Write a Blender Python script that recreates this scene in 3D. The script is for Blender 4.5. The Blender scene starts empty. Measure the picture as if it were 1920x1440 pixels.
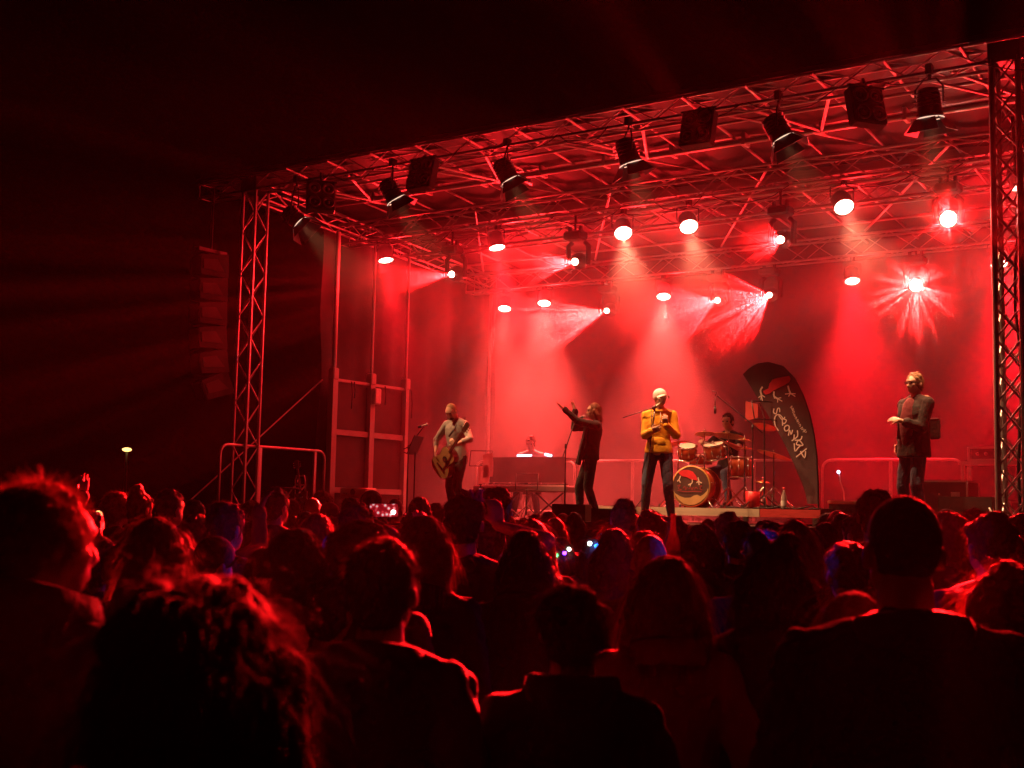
import bpy, math, random
import numpy as np
from mathutils import Vector, Matrix, Quaternion, noise
random.seed(7); RNG = np.random.default_rng(11)
SC = bpy.context.scene
COL = SC.collection
PI = math.pi
R = math.radians
# ------------------------------------------------------------------ camera
CAM = Vector((15.40, -14.88, 1.70))
_F0 = Vector((-.561, .828, 0)).normalized(); _R0 = Vector((.828, .561, 0)).normalized(); _U0 = Vector((0, 0, 1))
_p = R(5.62); _r = .021
_F = _F0*math.cos(_p) + _U0*math.sin(_p); _U = -_F0*math.sin(_p) + _U0*math.cos(_p)
_RR = _R0*math.cos(_r) + _U*math.sin(_r); _UU = _U*math.cos(_r) - _R0*math.sin(_r)
cam_data = bpy.data.cameras.new('camera'); cam = bpy.data.objects.new('camera', cam_data); COL.objects.link(cam)
cam.matrix_world = Matrix(((_RR.x, _UU.x, -_F.x, CAM.x), (_RR.y, _UU.y, -_F.y, CAM.y), (_RR.z, _UU.z, -_F.z, CAM.z), (0, 0, 0, 1)))
cam_data.sensor_width = 36; cam_data.lens = 2378/1920*36; cam_data.clip_end = 500; cam_data.clip_start = .05
cam_data.dof.use_dof = True; cam_data.dof.focus_distance = 18; cam_data.dof.aperture_fstop = 5.0
SC.camera = cam
# ------------------------------------------------------------------ world, exposure
W = bpy.data.worlds.new('World'); SC.world = W; W.use_nodes = True
_n = W.node_tree.nodes; _n.clear()
_bg = _n.new('ShaderNodeBackground'); _sky = _n.new('ShaderNodeTexSky'); _out = _n.new('ShaderNodeOutputWorld')
_sky.sky_type = 'NISHITA'; _sky.sun_disc = False; _sky.sun_elevation = R(-8); _sky.sun_rotation = R(200)
_bg.inputs[1].default_value = 0.05
W.node_tree.links.new(_sky.outputs[0], _bg.inputs[0]); W.node_tree.links.new(_bg.outputs[0], _out.inputs[0])
SC.view_settings.view_transform = 'Standard'; SC.view_settings.look = 'None'
SC.view_settings.exposure = .25; SC.view_settings.gamma = 1
CY = SC.cycles
CY.max_bounces = 5; CY.diffuse_bounces = 2; CY.glossy_bounces = 2; CY.transmission_bounces = 4; CY.volume_bounces = 0
CY.transparent_max_bounces = 6; CY.sample_clamp_indirect = 1.5; CY.sample_clamp_direct = 0
CY.use_denoising = True; CY.use_light_tree = True; CY.caustics_reflective = False; CY.caustics_refractive = False
CY.blur_glossy = 1.0
# ------------------------------------------------------------------ pixel helpers (photo is 1920 x 1440): a ray through a pixel meets a real plane
def ray(x, y): return _F + _RR*((x-960)/2378) - _UU*((y-720)/2378)
def atY(x, y, Y): d = ray(x, y); return CAM + d*((Y-CAM.y)/d.y)
def atX(x, y, X): d = ray(x, y); return CAM + d*((X-CAM.x)/d.x)
def atZ(x, y, Z): d = ray(x, y); return CAM + d*((Z-CAM.z)/d.z)
def atD(x, y, D): d = ray(x, y); return CAM + d*(D/math.hypot(d.x, d.y))
# ------------------------------------------------------------------ materials
MATS = {}
def mat(name, col, rough=.6, metal=0, var=.15, scale=6, bump=0, bscale=40, emit=None, estr=0, trans=0, sheen=0, alpha=1, coat=0, spec=.5):
    if name in MATS: return MATS[name]
    m = bpy.data.materials.new(name); m.use_nodes = True; nt = m.node_tree; n = nt.nodes; L = nt.links
    b = n['Principled BSDF']; b.inputs['Roughness'].default_value = rough; b.inputs['Metallic'].default_value = metal
    b.inputs['Specular IOR Level'].default_value = spec
    tc = n.new('ShaderNodeTexCoord'); nz = n.new('ShaderNodeTexNoise'); nz.inputs['Scale'].default_value = scale; nz.inputs['Detail'].default_value = 5
    L.new(tc.outputs['Object'], nz.inputs['Vector'])
    cr = n.new('ShaderNodeValToRGB'); cr.color_ramp.elements[0].position = .3; cr.color_ramp.elements[1].position = .7
    c0 = [max(0, c*(1-var)) for c in col]; c1 = [min(1, c*(1+var)) for c in col]
    cr.color_ramp.elements[0].color = (*c0, 1); cr.color_ramp.elements[1].color = (*c1, 1)
    L.new(nz.outputs['Fac'], cr.inputs['Fac']); L.new(cr.outputs['Color'], b.inputs['Base Color'])
    if bump:
        n2 = n.new('ShaderNodeTexNoise'); n2.inputs['Scale'].default_value = bscale; n2.inputs['Detail'].default_value = 6
        bp = n.new('ShaderNodeBump'); bp.inputs['Strength'].default_value = bump; bp.inputs['Distance'].default_value = .02
        L.new(tc.outputs['Object'], n2.inputs['Vector']); L.new(n2.outputs['Fac'], bp.inputs['Height']); L.new(bp.outputs['Normal'], b.inputs['Normal'])
    if emit: b.inputs['Emission Color'].default_value = (*emit, 1); b.inputs['Emission Strength'].default_value = estr; m.cycles.emission_sampling = 'NONE'
    if sheen: b.inputs['Sheen Weight'].default_value = sheen
    if coat: b.inputs['Coat Weight'].default_value = coat
    if trans:
        tr = n.new('ShaderNodeBsdfTranslucent'); mx = n.new('ShaderNodeMixShader'); mx.inputs[0].default_value = trans
        L.new(cr.outputs['Color'], tr.inputs['Color']); L.new(b.outputs[0], mx.inputs[1]); L.new(tr.outputs[0], mx.inputs[2]); L.new(mx.outputs[0], n['Material Output'].inputs['Surface'])
    MATS[name] = m; return m
ALU = mat('aluminium_tube', (.52, .51, .50), .38, .85, .12, 9, .15, 60)
GALV = mat('galvanised_steel', (.62, .60, .57), .5, .5, .15, 12, .1, 50)
BLACKM = mat('black_painted_metal', (.02, .02, .022), .42, .3, .3, 14, .1, 80)
BLACKP = mat('black_plastic', (.018, .018, .02), .5, 0, .25, 10)
CANVAS = mat('roof_canvas', (.055, .05, .048), .65, 0, .2, 1.5, .25, 5)
CHROME = mat('chrome', (.78, .77, .75), .14, 1, .05)
WHITEP = mat('white_paper', (.78, .77, .74), .8, 0, .05)
WOODF = mat('plywood', (.42, .28, .15), .6, 0, .2, 3, .1, 30)
# ------------------------------------------------------------------ objects
def tag(o, label=None, cat=None, group=None, kind=None):
    for k, v in (('label', label), ('category', cat), ('group', group), ('kind', kind)):
        if v: o[k] = v
    return o
def empty(name, loc=(0, 0, 0), rz=0, label=None, cat=None, group=None, parent=None):
    o = bpy.data.objects.new(name, None); COL.objects.link(o); o.location = loc; o.rotation_euler = (0, 0, rz); o.empty_display_size = .1
    if parent: o.parent = parent
    return tag(o, label, cat, group)
def link(name, me, m=None, parent=None, loc=None):
    o = bpy.data.objects.new(name, me); COL.objects.link(o)
    if m and not me.materials: me.materials.append(m)
    if parent: o.parent = parent
    if loc is not None: o.location = loc
    return o
def copy_tree(o, parent=None):
    c = o.copy(); COL.objects.link(c)
    if parent: c.parent = parent
    for ch in o.children: copy_tree(ch, c)
    return c
def basis(d):
    d = Vector(d).normalized(); a = Vector((0, 0, 1)) if abs(d.z) < .95 else Vector((1, 0, 0))
    x = a.cross(d).normalized(); y = d.cross(x); return x, y, d
class MB:
    def __init__(s): s.v = []; s.f = []; s.sm = []
    def add(s, vs, fs, smooth=False):
        b = len(s.v); s.v += [tuple(v) for v in vs]; s.f += [tuple(i+b for i in f) for f in fs]; s.sm += [smooth]*len(fs); return s
    def box(s, c, d, M=None, bev=0):
        hx, hy, hz = d[0]/2, d[1]/2, d[2]/2
        if bev and min(d) > 2.2*bev:
            b = bev; vs = []; fs = []
            for z, ins in ((-hz, b), (-hz+b, 0), (hz-b, 0), (hz, b)):
                x, y = hx-ins, hy-ins
                q = b*.9 if ins == 0 else b*.5
                vs += [(-x+q, -y, z), (x-q, -y, z), (x, -y+q, z), (x, y-q, z), (x-q, y, z), (-x+q, y, z), (-x, y-q, z), (-x, -y+q, z)]
            fs = [tuple(range(7, -1, -1)), tuple(range(24, 32))]
            for k in range(3):
                for i in range(8): j = (i+1) % 8; fs.append((k*8+i, k*8+j, k*8+8+j, k*8+8+i))
        else:
            vs = [(x, y, z) for z in (-hz, hz) for y in (-hy, hy) for x in (-hx, hx)]
            fs = [(0, 2, 3, 1), (4, 5, 7, 6), (0, 1, 5, 4), (2, 6, 7, 3), (0, 4, 6, 2), (1, 3, 7, 5)]
        c = Vector(c)
        return s.add([(M @ Vector(v) if M else Vector(v)) + c for v in vs], fs)
    def tube(s, p0, p1, r0, r1=None, n=10, cap=True):
        r1 = r0 if r1 is None else r1; p0 = Vector(p0); p1 = Vector(p1); x, y, d = basis(p1-p0); vs = []
        for p, r in ((p0, r0), (p1, r1)):
            for i in range(n): a = 2*PI*i/n; vs.append(p + x*(r*math.cos(a)) + y*(r*math.sin(a)))
        fs = [(i, (i+1) % n, n+(i+1) % n, n+i) for i in range(n)]
        s.add(vs, fs, True)
        if cap: b = len(s.v)-2*n; s.f += [tuple(b+i for i in range(n-1, -1, -1)), tuple(b+n+i for i in range(n))]; s.sm += [False, False]
        return s
    def path(s, pts, r, n=8):
        pts = [Vector(p) for p in pts]; rs = r if isinstance(r, (list, tuple)) else [r]*len(pts); vs = []; x = None
        for k, p in enumerate(pts):
            d = (pts[min(k+1, len(pts)-1)] - pts[max(k-1, 0)]).normalized()
            if x is None: x, y, _ = basis(d)
            else: x = (x - d*x.dot(d)).normalized(); y = d.cross(x)
            for i in range(n): a = 2*PI*i/n; vs.append(p + x*(rs[k]*math.cos(a)) + y*(rs[k]*math.sin(a)))
        fs = [(k*n+i, k*n+(i+1) % n, (k+1)*n+(i+1) % n, (k+1)*n+i) for k in range(len(pts)-1) for i in range(n)]
        fs += [tuple(range(n-1, -1, -1)), tuple((len(pts)-1)*n+i for i in range(n))]
        return s.add(vs, fs, True)
    def lathe(s, prof, n=20, c=(0, 0, 0), d=(0, 0, 1), closed=True):
        x, y, z = basis(d); c = Vector(c); vs = []
        for r, h in prof:
            for i in range(n): a = 2*PI*i/n; vs.append(c + x*(r*math.cos(a)) + y*(r*math.sin(a)) + z*h)
        m = len(prof)
        fs = [(k*n+i, k*n+(i+1) % n, (k+1)*n+(i+1) % n, (k+1)*n+i) for k in range(m-1) for i in range(n)]
        if closed: fs += [tuple(range(n-1, -1, -1)), tuple((m-1)*n+i for i in range(n))]
        return s.add(vs, fs, True)
    def ball(s, c, r, M=None, n=12, m=8):
        r = (r, r, r) if isinstance(r, (int, float)) else r; c = Vector(c); vs = [Vector((0, 0, -1))]
        for j in range(1, m):
            t = -PI/2 + PI*j/m
            vs += [Vector((math.cos(t)*math.cos(2*PI*i/n), math.cos(t)*math.sin(2*PI*i/n), math.sin(t))) for i in range(n)]
        vs.append(Vector((0, 0, 1)))
        fs = [(0, 1+(i+1) % n, 1+i) for i in range(n)]
        fs += [(1+k*n+i, 1+k*n+(i+1) % n, 1+(k+1)*n+(i+1) % n, 1+(k+1)*n+i) for k in range(m-2) for i in range(n)]
        t = 1+(m-1)*n; fs += [(t, t-n+i, t-n+(i+1) % n) for i in range(n)]
        vs = [Vector((v.x*r[0], v.y*r[1], v.z*r[2])) for v in vs]
        return s.add([(M @ v if M else v)+c for v in vs], fs, True)
    def cap(s, p0, p1, r0, r1=None, n=10):   # tapered capsule
        r1 = r0 if r1 is None else r1; p0 = Vector(p0); p1 = Vector(p1); s.ball(p0, r0, n=n, m=6); s.ball(p1, r1, n=n, m=6)
        if (p1-p0).length > 1e-5: s.tube(p0, p1, r0, r1, n=n)
        return s
    def prism(s, pts, t, M=None, c=(0, 0, 0)):   # outline in xy, thickness t in z
        n = len(pts); vs = [Vector((x, y, -t/2)) for x, y in pts] + [Vector((x, y, t/2)) for x, y in pts]; c = Vector(c)
        fs = [tuple(range(n-1, -1, -1)), tuple(range(n, 2*n))] + [(i, (i+1) % n, n+(i+1) % n, n+i) for i in range(n)]
        return s.add([(M @ v if M else v)+c for v in vs], fs)
    def mesh(s, name='mesh'):
        me = bpy.data.meshes.new(name); me.from_pydata(s.v, [], s.f); me.polygons.foreach_set('use_smooth', s.sm); me.update(); return me
    def build(s, name, m, parent=None, loc=None):
        me = s.mesh(name); me.materials.append(m); return link(name, me, None, parent, loc)
_unit = {}
def rod(name, p0, p1, r, m, parent=None, n=8):
    k = (m.name, n)
    if k not in _unit: me = MB().tube((0, 0, 0), (0, 0, 1), 1, n=n).mesh('rod_'+m.name); me.materials.append(m); _unit[k] = me
    p0 = Vector(p0); p1 = Vector(p1); x, y, d = basis(p1-p0); L = (p1-p0).length
    o = link(name, _unit[k], None, parent)
    o.matrix_local = Matrix(((x.x*r, y.x*r, d.x*L, p0.x), (x.y*r, y.y*r, d.y*L, p0.y), (x.z*r, y.z*r, d.z*L, p0.z), (0, 0, 0, 1)))
    return o
_ubox = {}
def bar(name, c, d, m, parent=None, rot=None):
    if m.name not in _ubox: me = MB().box((0, 0, 0), (1, 1, 1)).mesh('bar_'+m.name); me.materials.append(m); _ubox[m.name] = me
    o = link(name, _ubox[m.name], None, parent); M = (rot or Matrix.Identity(3)).to_4x4(); M.translation = Vector(c)
    o.matrix_local = M @ Matrix.Diagonal((d[0], d[1], d[2], 1)); return o
# ------------------------------------------------------------------ light and haze levels
HAZE = .00020; SMOKE = .060; PARW = 5200; HEADW = 78000; FRESW = 1050; FILLW = 330
# ================================================================== GROUND, HAZE, STAGE STRUCTURE
DK = 1.55   # deck height
GRASSM = mat('trodden_grass', (.035, .045, .02), .95, 0, .4, 3, .6, 25)
g = MB(); N = 60
for j in range(N+1):
    for i in range(N+1):
        x = -62+130*i/N; y = -62+130*j/N; g.v.append((x, y, .035*noise.noise((x*.35, y*.35, 0)) - .02))
g.f = [(j*(N+1)+i, j*(N+1)+i+1, (j+1)*(N+1)+i+1, (j+1)*(N+1)+i) for j in range(N) for i in range(N)]; g.sm = [True]*len(g.f)
tag(g.build('ground', GRASSM), kind='structure')
hz = bpy.data.materials.new('stage_haze'); hz.use_nodes = True; _n = hz.node_tree.nodes; _n.remove(_n['Principled BSDF'])
pv = _n.new('ShaderNodeVolumePrincipled'); pv.inputs['Color'].default_value = (.9, .9, .9, 1); pv.inputs['Density'].default_value = HAZE; pv.inputs['Anisotropy'].default_value = .45
hz.node_tree.links.new(pv.outputs[0], _n['Material Output'].inputs['Volume'])
tag(MB().box((3, 3, 4.6), (136, 136, 11.4)).build('haze', hz), kind='stuff')

# stage smoke: a denser, drifting cloud that fills the stage and thins towards the audience and the sides
sm = bpy.data.materials.new('stage_smoke'); sm.use_nodes = True; nt = sm.node_tree; _n = nt.nodes; K = nt.links; _n.remove(_n['Principled BSDF'])
pv = _n.new('ShaderNodeVolumePrincipled'); pv.inputs['Color'].default_value = (.9, .9, .9, 1); pv.inputs['Anisotropy'].default_value = .5
K.new(pv.outputs[0], _n['Material Output'].inputs['Volume'])
tc = _n.new('ShaderNodeTexCoord'); sx = _n.new('ShaderNodeSeparateXYZ'); K.new(tc.outputs['Object'], sx.inputs[0])
def _mr(src, a, b, c, d):
    m = _n.new('ShaderNodeMapRange'); m.interpolation_type = 'SMOOTHSTEP'
    for i, v in zip((1, 2, 3, 4), (a, b, c, d)): m.inputs[i].default_value = v
    K.new(src, m.inputs[0]); return m.outputs[0]
def _mul(a, b):
    m = _n.new('ShaderNodeMath'); m.operation = 'MULTIPLY'; K.new(a, m.inputs[0])
    if isinstance(b, float): m.inputs[1].default_value = b
    else: K.new(b, m.inputs[1])
    return m.outputs[0]
nz = _n.new('ShaderNodeTexNoise'); nz.inputs['Scale'].default_value = .55; nz.inputs['Detail'].default_value = 3; K.new(tc.outputs['Object'], nz.inputs['Vector'])
_m1 = _n.new('ShaderNodeMath'); _m1.operation = 'SUBTRACT'; K.new(sx.outputs[2], _m1.inputs[0]); _m1.inputs[1].default_value = 3.8
_m2 = _n.new('ShaderNodeMath'); _m2.operation = 'MAXIMUM'; K.new(_m1.outputs[0], _m2.inputs[0]); _m2.inputs[1].default_value = 0
_m3 = _n.new('ShaderNodeMath'); _m3.operation = 'ADD'; K.new(sx.outputs[1], _m3.inputs[0]); K.new(_m2.outputs[0], _m3.inputs[1])
dens = _mul(_mul(_mul(_mul(_mr(_m3.outputs[0], 1.3, 5.0, 0, 1), _mr(sx.outputs[2], 6.6, 5.3, .03, 1)), _mul(_mr(sx.outputs[0], -1.5, 2.0, .12, 1), _mr(sx.outputs[0], 17, 14, 0, 1))), _mr(nz.outputs['Fac'], .34, .68, .62, 1.42)), SMOKE)
K.new(dens, pv.inputs['Density'])
tag(MB().box((7.5, 3.2, 5.2), (19, 12.6, 7.8)).build('smoke', sm), kind='stuff')

def truss(name, label, p0, p1, w, h, seg, up=(0, 0, 1), rc=.024, rb=.0095, group=None, cross=False, parent=None, top=True):
    """box truss from p0 to p1 (axis through its centre): 4 chords, zigzag braces on 4 faces"""
    p0 = Vector(p0); p1 = Vector(p1); d = (p1-p0).normalized(); up = Vector(up); s = d.cross(up).normalized(); u = s.cross(d)
    root = empty(name, p0, 0, label, 'truss', group) if not parent else parent
    o = p0 if not parent else Vector(); L = (p1-p0).length; cs = [(-1, -1), (1, -1), (1, 1), (-1, 1)]
    K = [s*(a*w/2)+u*(b*h/2) for a, b in cs]
    for k in K: rod('chord', k, k+d*L, rc, ALU, root)
    n = max(1, round(L/seg)); st = L/n
    for f in range(4):
        a, b = K[f], K[(f+1) % 4]
        for i in range(n):
            q0, q1 = d*(i*st), d*((i+1)*st)
            if cross or (i+f) % 2 == 0: rod('brace', a+q0, b+q1, rb, ALU, root, 6)
            if cross or (i+f) % 2 == 1: rod('brace', b+q0, a+q1, rb, ALU, root, 6)
        rod('brace', a, b, rb, ALU, root, 6); rod('brace', a+d*L, b+d*L, rb, ALU, root, 6)
    return root
# towers
for (tx, lab, r_) in ((-.12, 'bare lattice truss tower at the far left front corner, lit red on its edges', .0105), (12.08, 'dark lattice truss tower nearest the camera at the right front corner', .013)):
    t = truss('truss_tower', lab, (tx, .15, .1), (tx, .15, 7.0), .29, .29, .36, up=(0, 1, 0), rc=.026 if tx < 1 else .036, rb=r_, group='front truss towers', cross=tx > 1)
    MB().box((0, 0, -.05), (.6, .6, .1), bev=.01).build('base_plate', GALV, t)
    MB().box((0, 0, 6.97), (.36, .36, .24)).build('corner_sleeve', BLACKM, t)
# thick cable bundle strapped inside the near tower
tag(MB().path([(12.16, .2, .1)]+[(12.14+.03*math.sin(k*1.3), .18+.03*math.cos(k*1.9), .5+k*.45) for k in range(14)], .018).build('power_cable', BLACKP), 'black cable bundle climbing inside the near right truss tower', 'cable')
truss('front_truss', 'long front roof truss carrying the theatre spotlights, running between both towers', (-1.35, .15, 7.10), (15.2, .15, 7.10), .3, .25, .42)
truss('middle_truss', 'second roof truss from the front, carrying the upper row of lit lamps', (-.2, 2.5, 6.66), (14.2, 2.5, 6.66), .3, .36, .5)
truss('slack_truss', 'unlit roof truss between the two lamp trusses', (-.2, 4.3, 6.72), (14.2, 4.3, 6.72), .3, .3, .5)
truss('rear_truss', 'rearmost roof truss in front of the black backdrop, with the lower row of lit lamps', (-.2, 6.5, 6.38), (14.2, 6.5, 6.38), .3, .36, .5)
for X, lab in ((-.15, 'roof truss running front to back above the left stage edge'), (12.3, 'roof truss running front to back above the right stage edge')):
    truss('side_truss', lab, (X, .35, 6.98), (X, 7.2, 6.5), .25, .25, .5, group='side roof trusses')
def zroof(y): return 7.27 - .075*(y+.3)
b = empty('roof_beam', (-.3, 1.62, 7.0), 0, 'heavy double tube roof beam just behind the front truss', 'beam')
for dz, dy in ((0, 0), (.14, .1)):
    rod('tube', (0, dy, dz), (14.5, dy, dz), .045, ALU, b, 12)
for k in range(13): MB().box((.4+1.15*k, .05, .07), (.05, .2, .24)).build('bracket', GALV, b) if k == 0 else bar('bracket', (.4+1.15*k, .05, .07), (.05, .2, .24), GALV, b)
b = empty('roof_beam', (-.3, 3.45, 6.92), 0, 'flat grey roof beam between the middle truss and the slack truss', 'beam')
bar('tube', (7.2, 0, 0), (14.4, .08, .14), ALU, b); 
rf = empty('roof_rafter_frame', (0, 0, 0), 0, 'grid of rafters and wind braces holding up the roof canvas', 'roof frame')
for k in range(17):
    x = -.1+.9*k
    rod('rafter', (x, -.1, zroof(-.1)-.06), (x, 7.5, zroof(7.5)-.06), .02, ALU, rf)
for y in (.9, 2.9, 4.9, 6.0): rod('purlin', (-.3, y, zroof(y)-.11), (14.4, y, zroof(y)-.11), .024, ALU, rf)
for k in range(5):
    x = .2+2.7*k
    rod('wind_brace', (x, .4, zroof(.4)-.16), (x+2.5, 4.3, 6.9), .02, ALU, rf)
    rod('wind_brace', (x+2.5, 2.6, 6.86), (x, 6.4, 6.62), .02, ALU, rf)
    rod('hanger', (x+.9, 1.6, 6.96), (x+.9, 1.6, zroof(1.6)-.05), .03, ALU, rf)
    rod('strut', (x+.4, .3, 7.05), (x+1.0, 1.6, 6.98), .024, ALU, rf)
    rod('strut', (x+1.6, .3, 7.05), (x+1.0, 1.6, 6.98), .024, ALU, rf)
# roof canvas (sagging between rafters) and rear/side drapes
def sheet(fn, nu, nv, th=0):
    m = MB()
    for j in range(nv+1):
        for i in range(nu+1): m.v.append(fn(i/nu, j/nv))
    m.f = [(j*(nu+1)+i, j*(nu+1)+i+1, (j+1)*(nu+1)+i+1, (j+1)*(nu+1)+i) for j in range(nv) for i in range(nu)]; m.sm = [True]*len(m.f); return m
rc = empty('roof_canvas', (0, 0, 0), 0, 'grey PVC roof canvas stretched over the stage', 'roof')
def roof(u, v):
    x = -1.3+16.6*u; y = -.10+7.85*v
    return (x, y, zroof(y)+.03 - .05*abs(math.sin((x+.1)/.9*PI)) + .02*noise.noise((x*2, y*2, 0)))
sheet(roof, 120, 24).build('cover', CANVAS, rc)
sheet(lambda u, v: (-1.3+16.6*u, -.11-.012*math.sin(u*90)-.01*v, zroof(-.1)+.03-.07*v-.004*abs(math.sin(u*60))), 160, 4).build('valance', CANVAS, rc)
DRAPE = mat('black_molton', (.045, .042, .04), .95, 0, .2, 2, .2, 30, sheen=.1)
def drape(name, lab, P, Q, z0, z1, nrm, folds, amp=.05):
    P = Vector(P); Q = Vector(Q); nrm = Vector(nrm)
    o = sheet(lambda u, v: tuple(P+(Q-P)*u + nrm*(amp*math.sin(u*folds*2*PI+1.3*noise.noise((u*9, v*2, 3)))*(.35+.65*noise.noise((u*7, 0, 1))**2*2) + .12*noise.noise((u*5, v*3, 0))) + Vector((0, 0, z0+(z1-z0)*v))), 260, 14)
    return tag(o.build(name, DRAPE), lab, 'curtain')
drape('backdrop_curtain', 'wide black cloth backdrop hanging behind the whole band', (-.2, 7.45, 0), (14.4, 7.45, 0), DK-.2, 6.7, (0, 1, 0), 22, .03)
drape('side_curtain', 'black cloth side wall behind the grey metal lifting frame', (-.35, 2.1, 0), (-.35, 7.4, 0), DK-.2, 6.8, (1, 0, 0), 9, .03)
# front wall of the deck and deck panels
st = empty('stage_platform', (0, 0, 0), 0, 'raised black stage platform the band stands on', 'stage')
DECKM = mat('phenolic_deck', (.05, .04, .035), .35, 0, .3, 2, .1, 60)
for i in range(7):
    for j in range(4): bar('deck_panel', (-.1+2.04*i+1.02, -.25+1.92*j+.96, DK-.05), (2.03, 1.91, .1), DECKM, st)
MB().box((7.1, -.22, .72), (14.3, .04, 1.44)).build('skirt', DRAPE, st)
MB().box((-.16, 3.6, .72), (.04, 7.6, 1.44)).build('skirt', DRAPE, st)
for i in range(8):
    for j in range(4): rod('leg', (-.05+2.0*i, -.1+2.4*j, 0), (-.05+2.0*i, -.1+2.4*j, DK-.1), .03, GALV, st)
# grey lifting frame on the left side of the stage
PAINTG = mat('grey_painted_steel', (.42, .40, .37), .55, .2, .15, 5, .1, 30)
PANEL = mat('dark_plywood_panel', (.055, .03, .025), .6, 0, .25, 2, .1, 12)
fr = empty('lifting_frame', (0, 0, DK), 0, 'tall pale metal gate-like frame with dark panels standing on the left stage edge', 'frame')
ys = (2.12, 3.16, 4.18)
for i, y in enumerate(ys):
    bar('post', (0, y, 1.2), (.12, .13 if i < 2 else .09, 2.4), PAINTG, fr)
    MB().box((0, y, 2.5), (.15, .15, .22), bev=.02).build('sleeve', PAINTG, fr)
    rod('mast', (0, y, 2.4), (0, y, 5.1), .03 if i else .045, PAINTG, fr)
for z in (.42, 1.46): 
    for a, c in ((0, 1), (1, 2)): bar('rail', (0, (ys[a]+ys[c])/2, z), (.05, ys[c]-ys[a]-.12, .10), PAINTG, fr)
bar('rail', (0, (ys[0]+ys[2])/2, 2.4), (.05, 2.0, .05), PAINTG, fr)
for a, c in ((0, 1), (1, 2)):
    for z, h in ((.18, .38), (.94, .92), (1.93, .82)): bar('panel', (-.04, (ys[a]+ys[c])/2, z), (.02, ys[c]-ys[a]-.1, h), PANEL, fr)
MB().box((.1, 3.2, 2.18), (.12, .18, .3), bev=.02).build('winch', GALV, fr)
for y, l in ((2.55, .5), (2.62, .3), (3.5, .35), (4.3, .55)):
    MB().path([(.06, y, 2.4), (.07, y+.02, 2.4-l*.5), (.08, y-.01, 2.4-l)], .012).build('strap', BLACKP, fr)
# tie rod from frame to ground
for a, b_, lab in (((-.2, 2.05, 3.95), (-.9, -.6, 1.5), 'straight diagonal stay wire from the lifting frame to the ground at left'),):
    tag(rod('stay_wire', a, b_, .012, GALV), lab, 'wire')
# handrails
def handrail(p0, p1, lab, posts=(.5,), drop=1.1, low=.55, rr=.024, rc=.16):
    p0 = Vector(p0); p1 = Vector(p1); d = (p1-p0); L = d.length; d = d/L; root = empty('handrail', p0, 0, lab, 'railing', 'pale stage handrails')
    z = drop
    pts = [(0, 0, 0), (0, 0, z-rc)] + [tuple(d*(rc-rc*math.cos(a)) + Vector((0, 0, z-rc+rc*math.sin(a)))) for a in (PI/8, PI/4, 3*PI/8, PI/2)]
    pts += [tuple(d*(L-rc+rc*math.sin(a)) + Vector((0, 0, z-rc+rc*math.cos(a)))) for a in (0, PI/8, PI/4, 3*PI/8)] + [tuple(d*L+Vector((0, 0, z-rc))), tuple(d*L)]
    MB().path(pts, rr, 8).build('hoop', GALV, root)
    if low: rod('rail', d*.02+Vector((0, 0, .12)), d*(L-.02)+Vector((0, 0, .12)), .02, GALV, root)
    for q in posts: bar('post', d*(L*q)+Vector((0, 0, z/2)), (.05, .03, z-.03) if abs(d.x) > .5 else (.03, .06, z-.03), GALV, root)
    return root
handrail((-.02, -.5, DK), (-.02, 1.98, DK), 'pale tube handrail on the left stage edge beside the truss tower', (.36, .9))
xs = [.2, 2.64, 5.1, 7.54, 9.98, 12.42]
names = ['farthest left back handrail, behind the standing music sheet', 'back handrail behind the two singers', 'back handrail behind the drum kit', 'back handrail between the feather banner and the man in the dark jacket', 'rightmost back handrail beside the near truss tower']
for i in range(5): handrail((xs[i]+.04, 6.25, DK), (xs[i+1]-.04, 6.25, DK), names[i], (.5,))
# line array loudspeaker hanging outside the left tower
la = empty('line_array', (-.50, -.45, 5.90), 0, 'curved column of hanging loudspeaker boxes left of the far tower', 'loudspeaker')
LAM = mat('speaker_black', (.035, .033, .033), .6, 0, .2, 30, .2, 90)
GRILL = mat('speaker_grille', (.09, .085, .085), .45, .6, .3, 60, .5, 200)
rod('chain', (0, 0, 0), (0, 0, 1.05), .02, BLACKM, la)
bar('flybar', (0, 0, -.03), (.12, .62, .06), BLACKM, la)
z = -.1; y0 = 0
for k in range(6):
    tilt = R(-2 - [0, 0, 1, 3, 8, 20][k]); M = Matrix.Rotation(tilt, 3, 'X') @ Matrix.Identity(3)
    M = Matrix.Rotation(-.35, 3, 'Z') @ Matrix.Rotation(-tilt, 3, 'X')
    cb = MB(); h = .33
    cb.prism([(-.24, -.197), (.24, -.165), (.24, .165), (-.24, .197)], .40, M=M @ Matrix(((0, 0, 1), (-1, 0, 0), (0, 1, 0))).to_3x3(), c=(0, y0, z-.19))
    c = cb.build('cabinet', LAM, la)
    fr_ = MB().box((0, 0, 0), (.36, .02, .3)); fr_.v = [tuple(M @ (Vector(v)+Vector((0, -.25, 0))) + Vector((0, y0, z-.19))) for v in fr_.v]; fr_.build('grille', GRILL, c)
    sp = MB().prism([(-.16, -.10), (.2, -.07), (.2, .09), (-.04, .1)], .016, M=M @ Matrix(((0, 0, 1), (-1, 0, 0), (0, 1, 0))).to_3x3(), c=tuple(M @ Vector((.208, 0, 0)) + Vector((0, y0, z-.19)))); sp.build('side_plate', mat('speaker_plate', (.09, .07, .07), .5, .1, .1), c)
    z -= .40 if k < 4 else .39; y0 += [0, .01, .02, .05, .1, .2][k]

P = atY(918, 700, 7.3); tag(rod('backdrop_pole', (P.x, 7.3, DK), (P.x, 7.3, 6.3), .035, GALV), 'thin pale upright pole in front of the black backdrop above the desk', 'pole')

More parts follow.
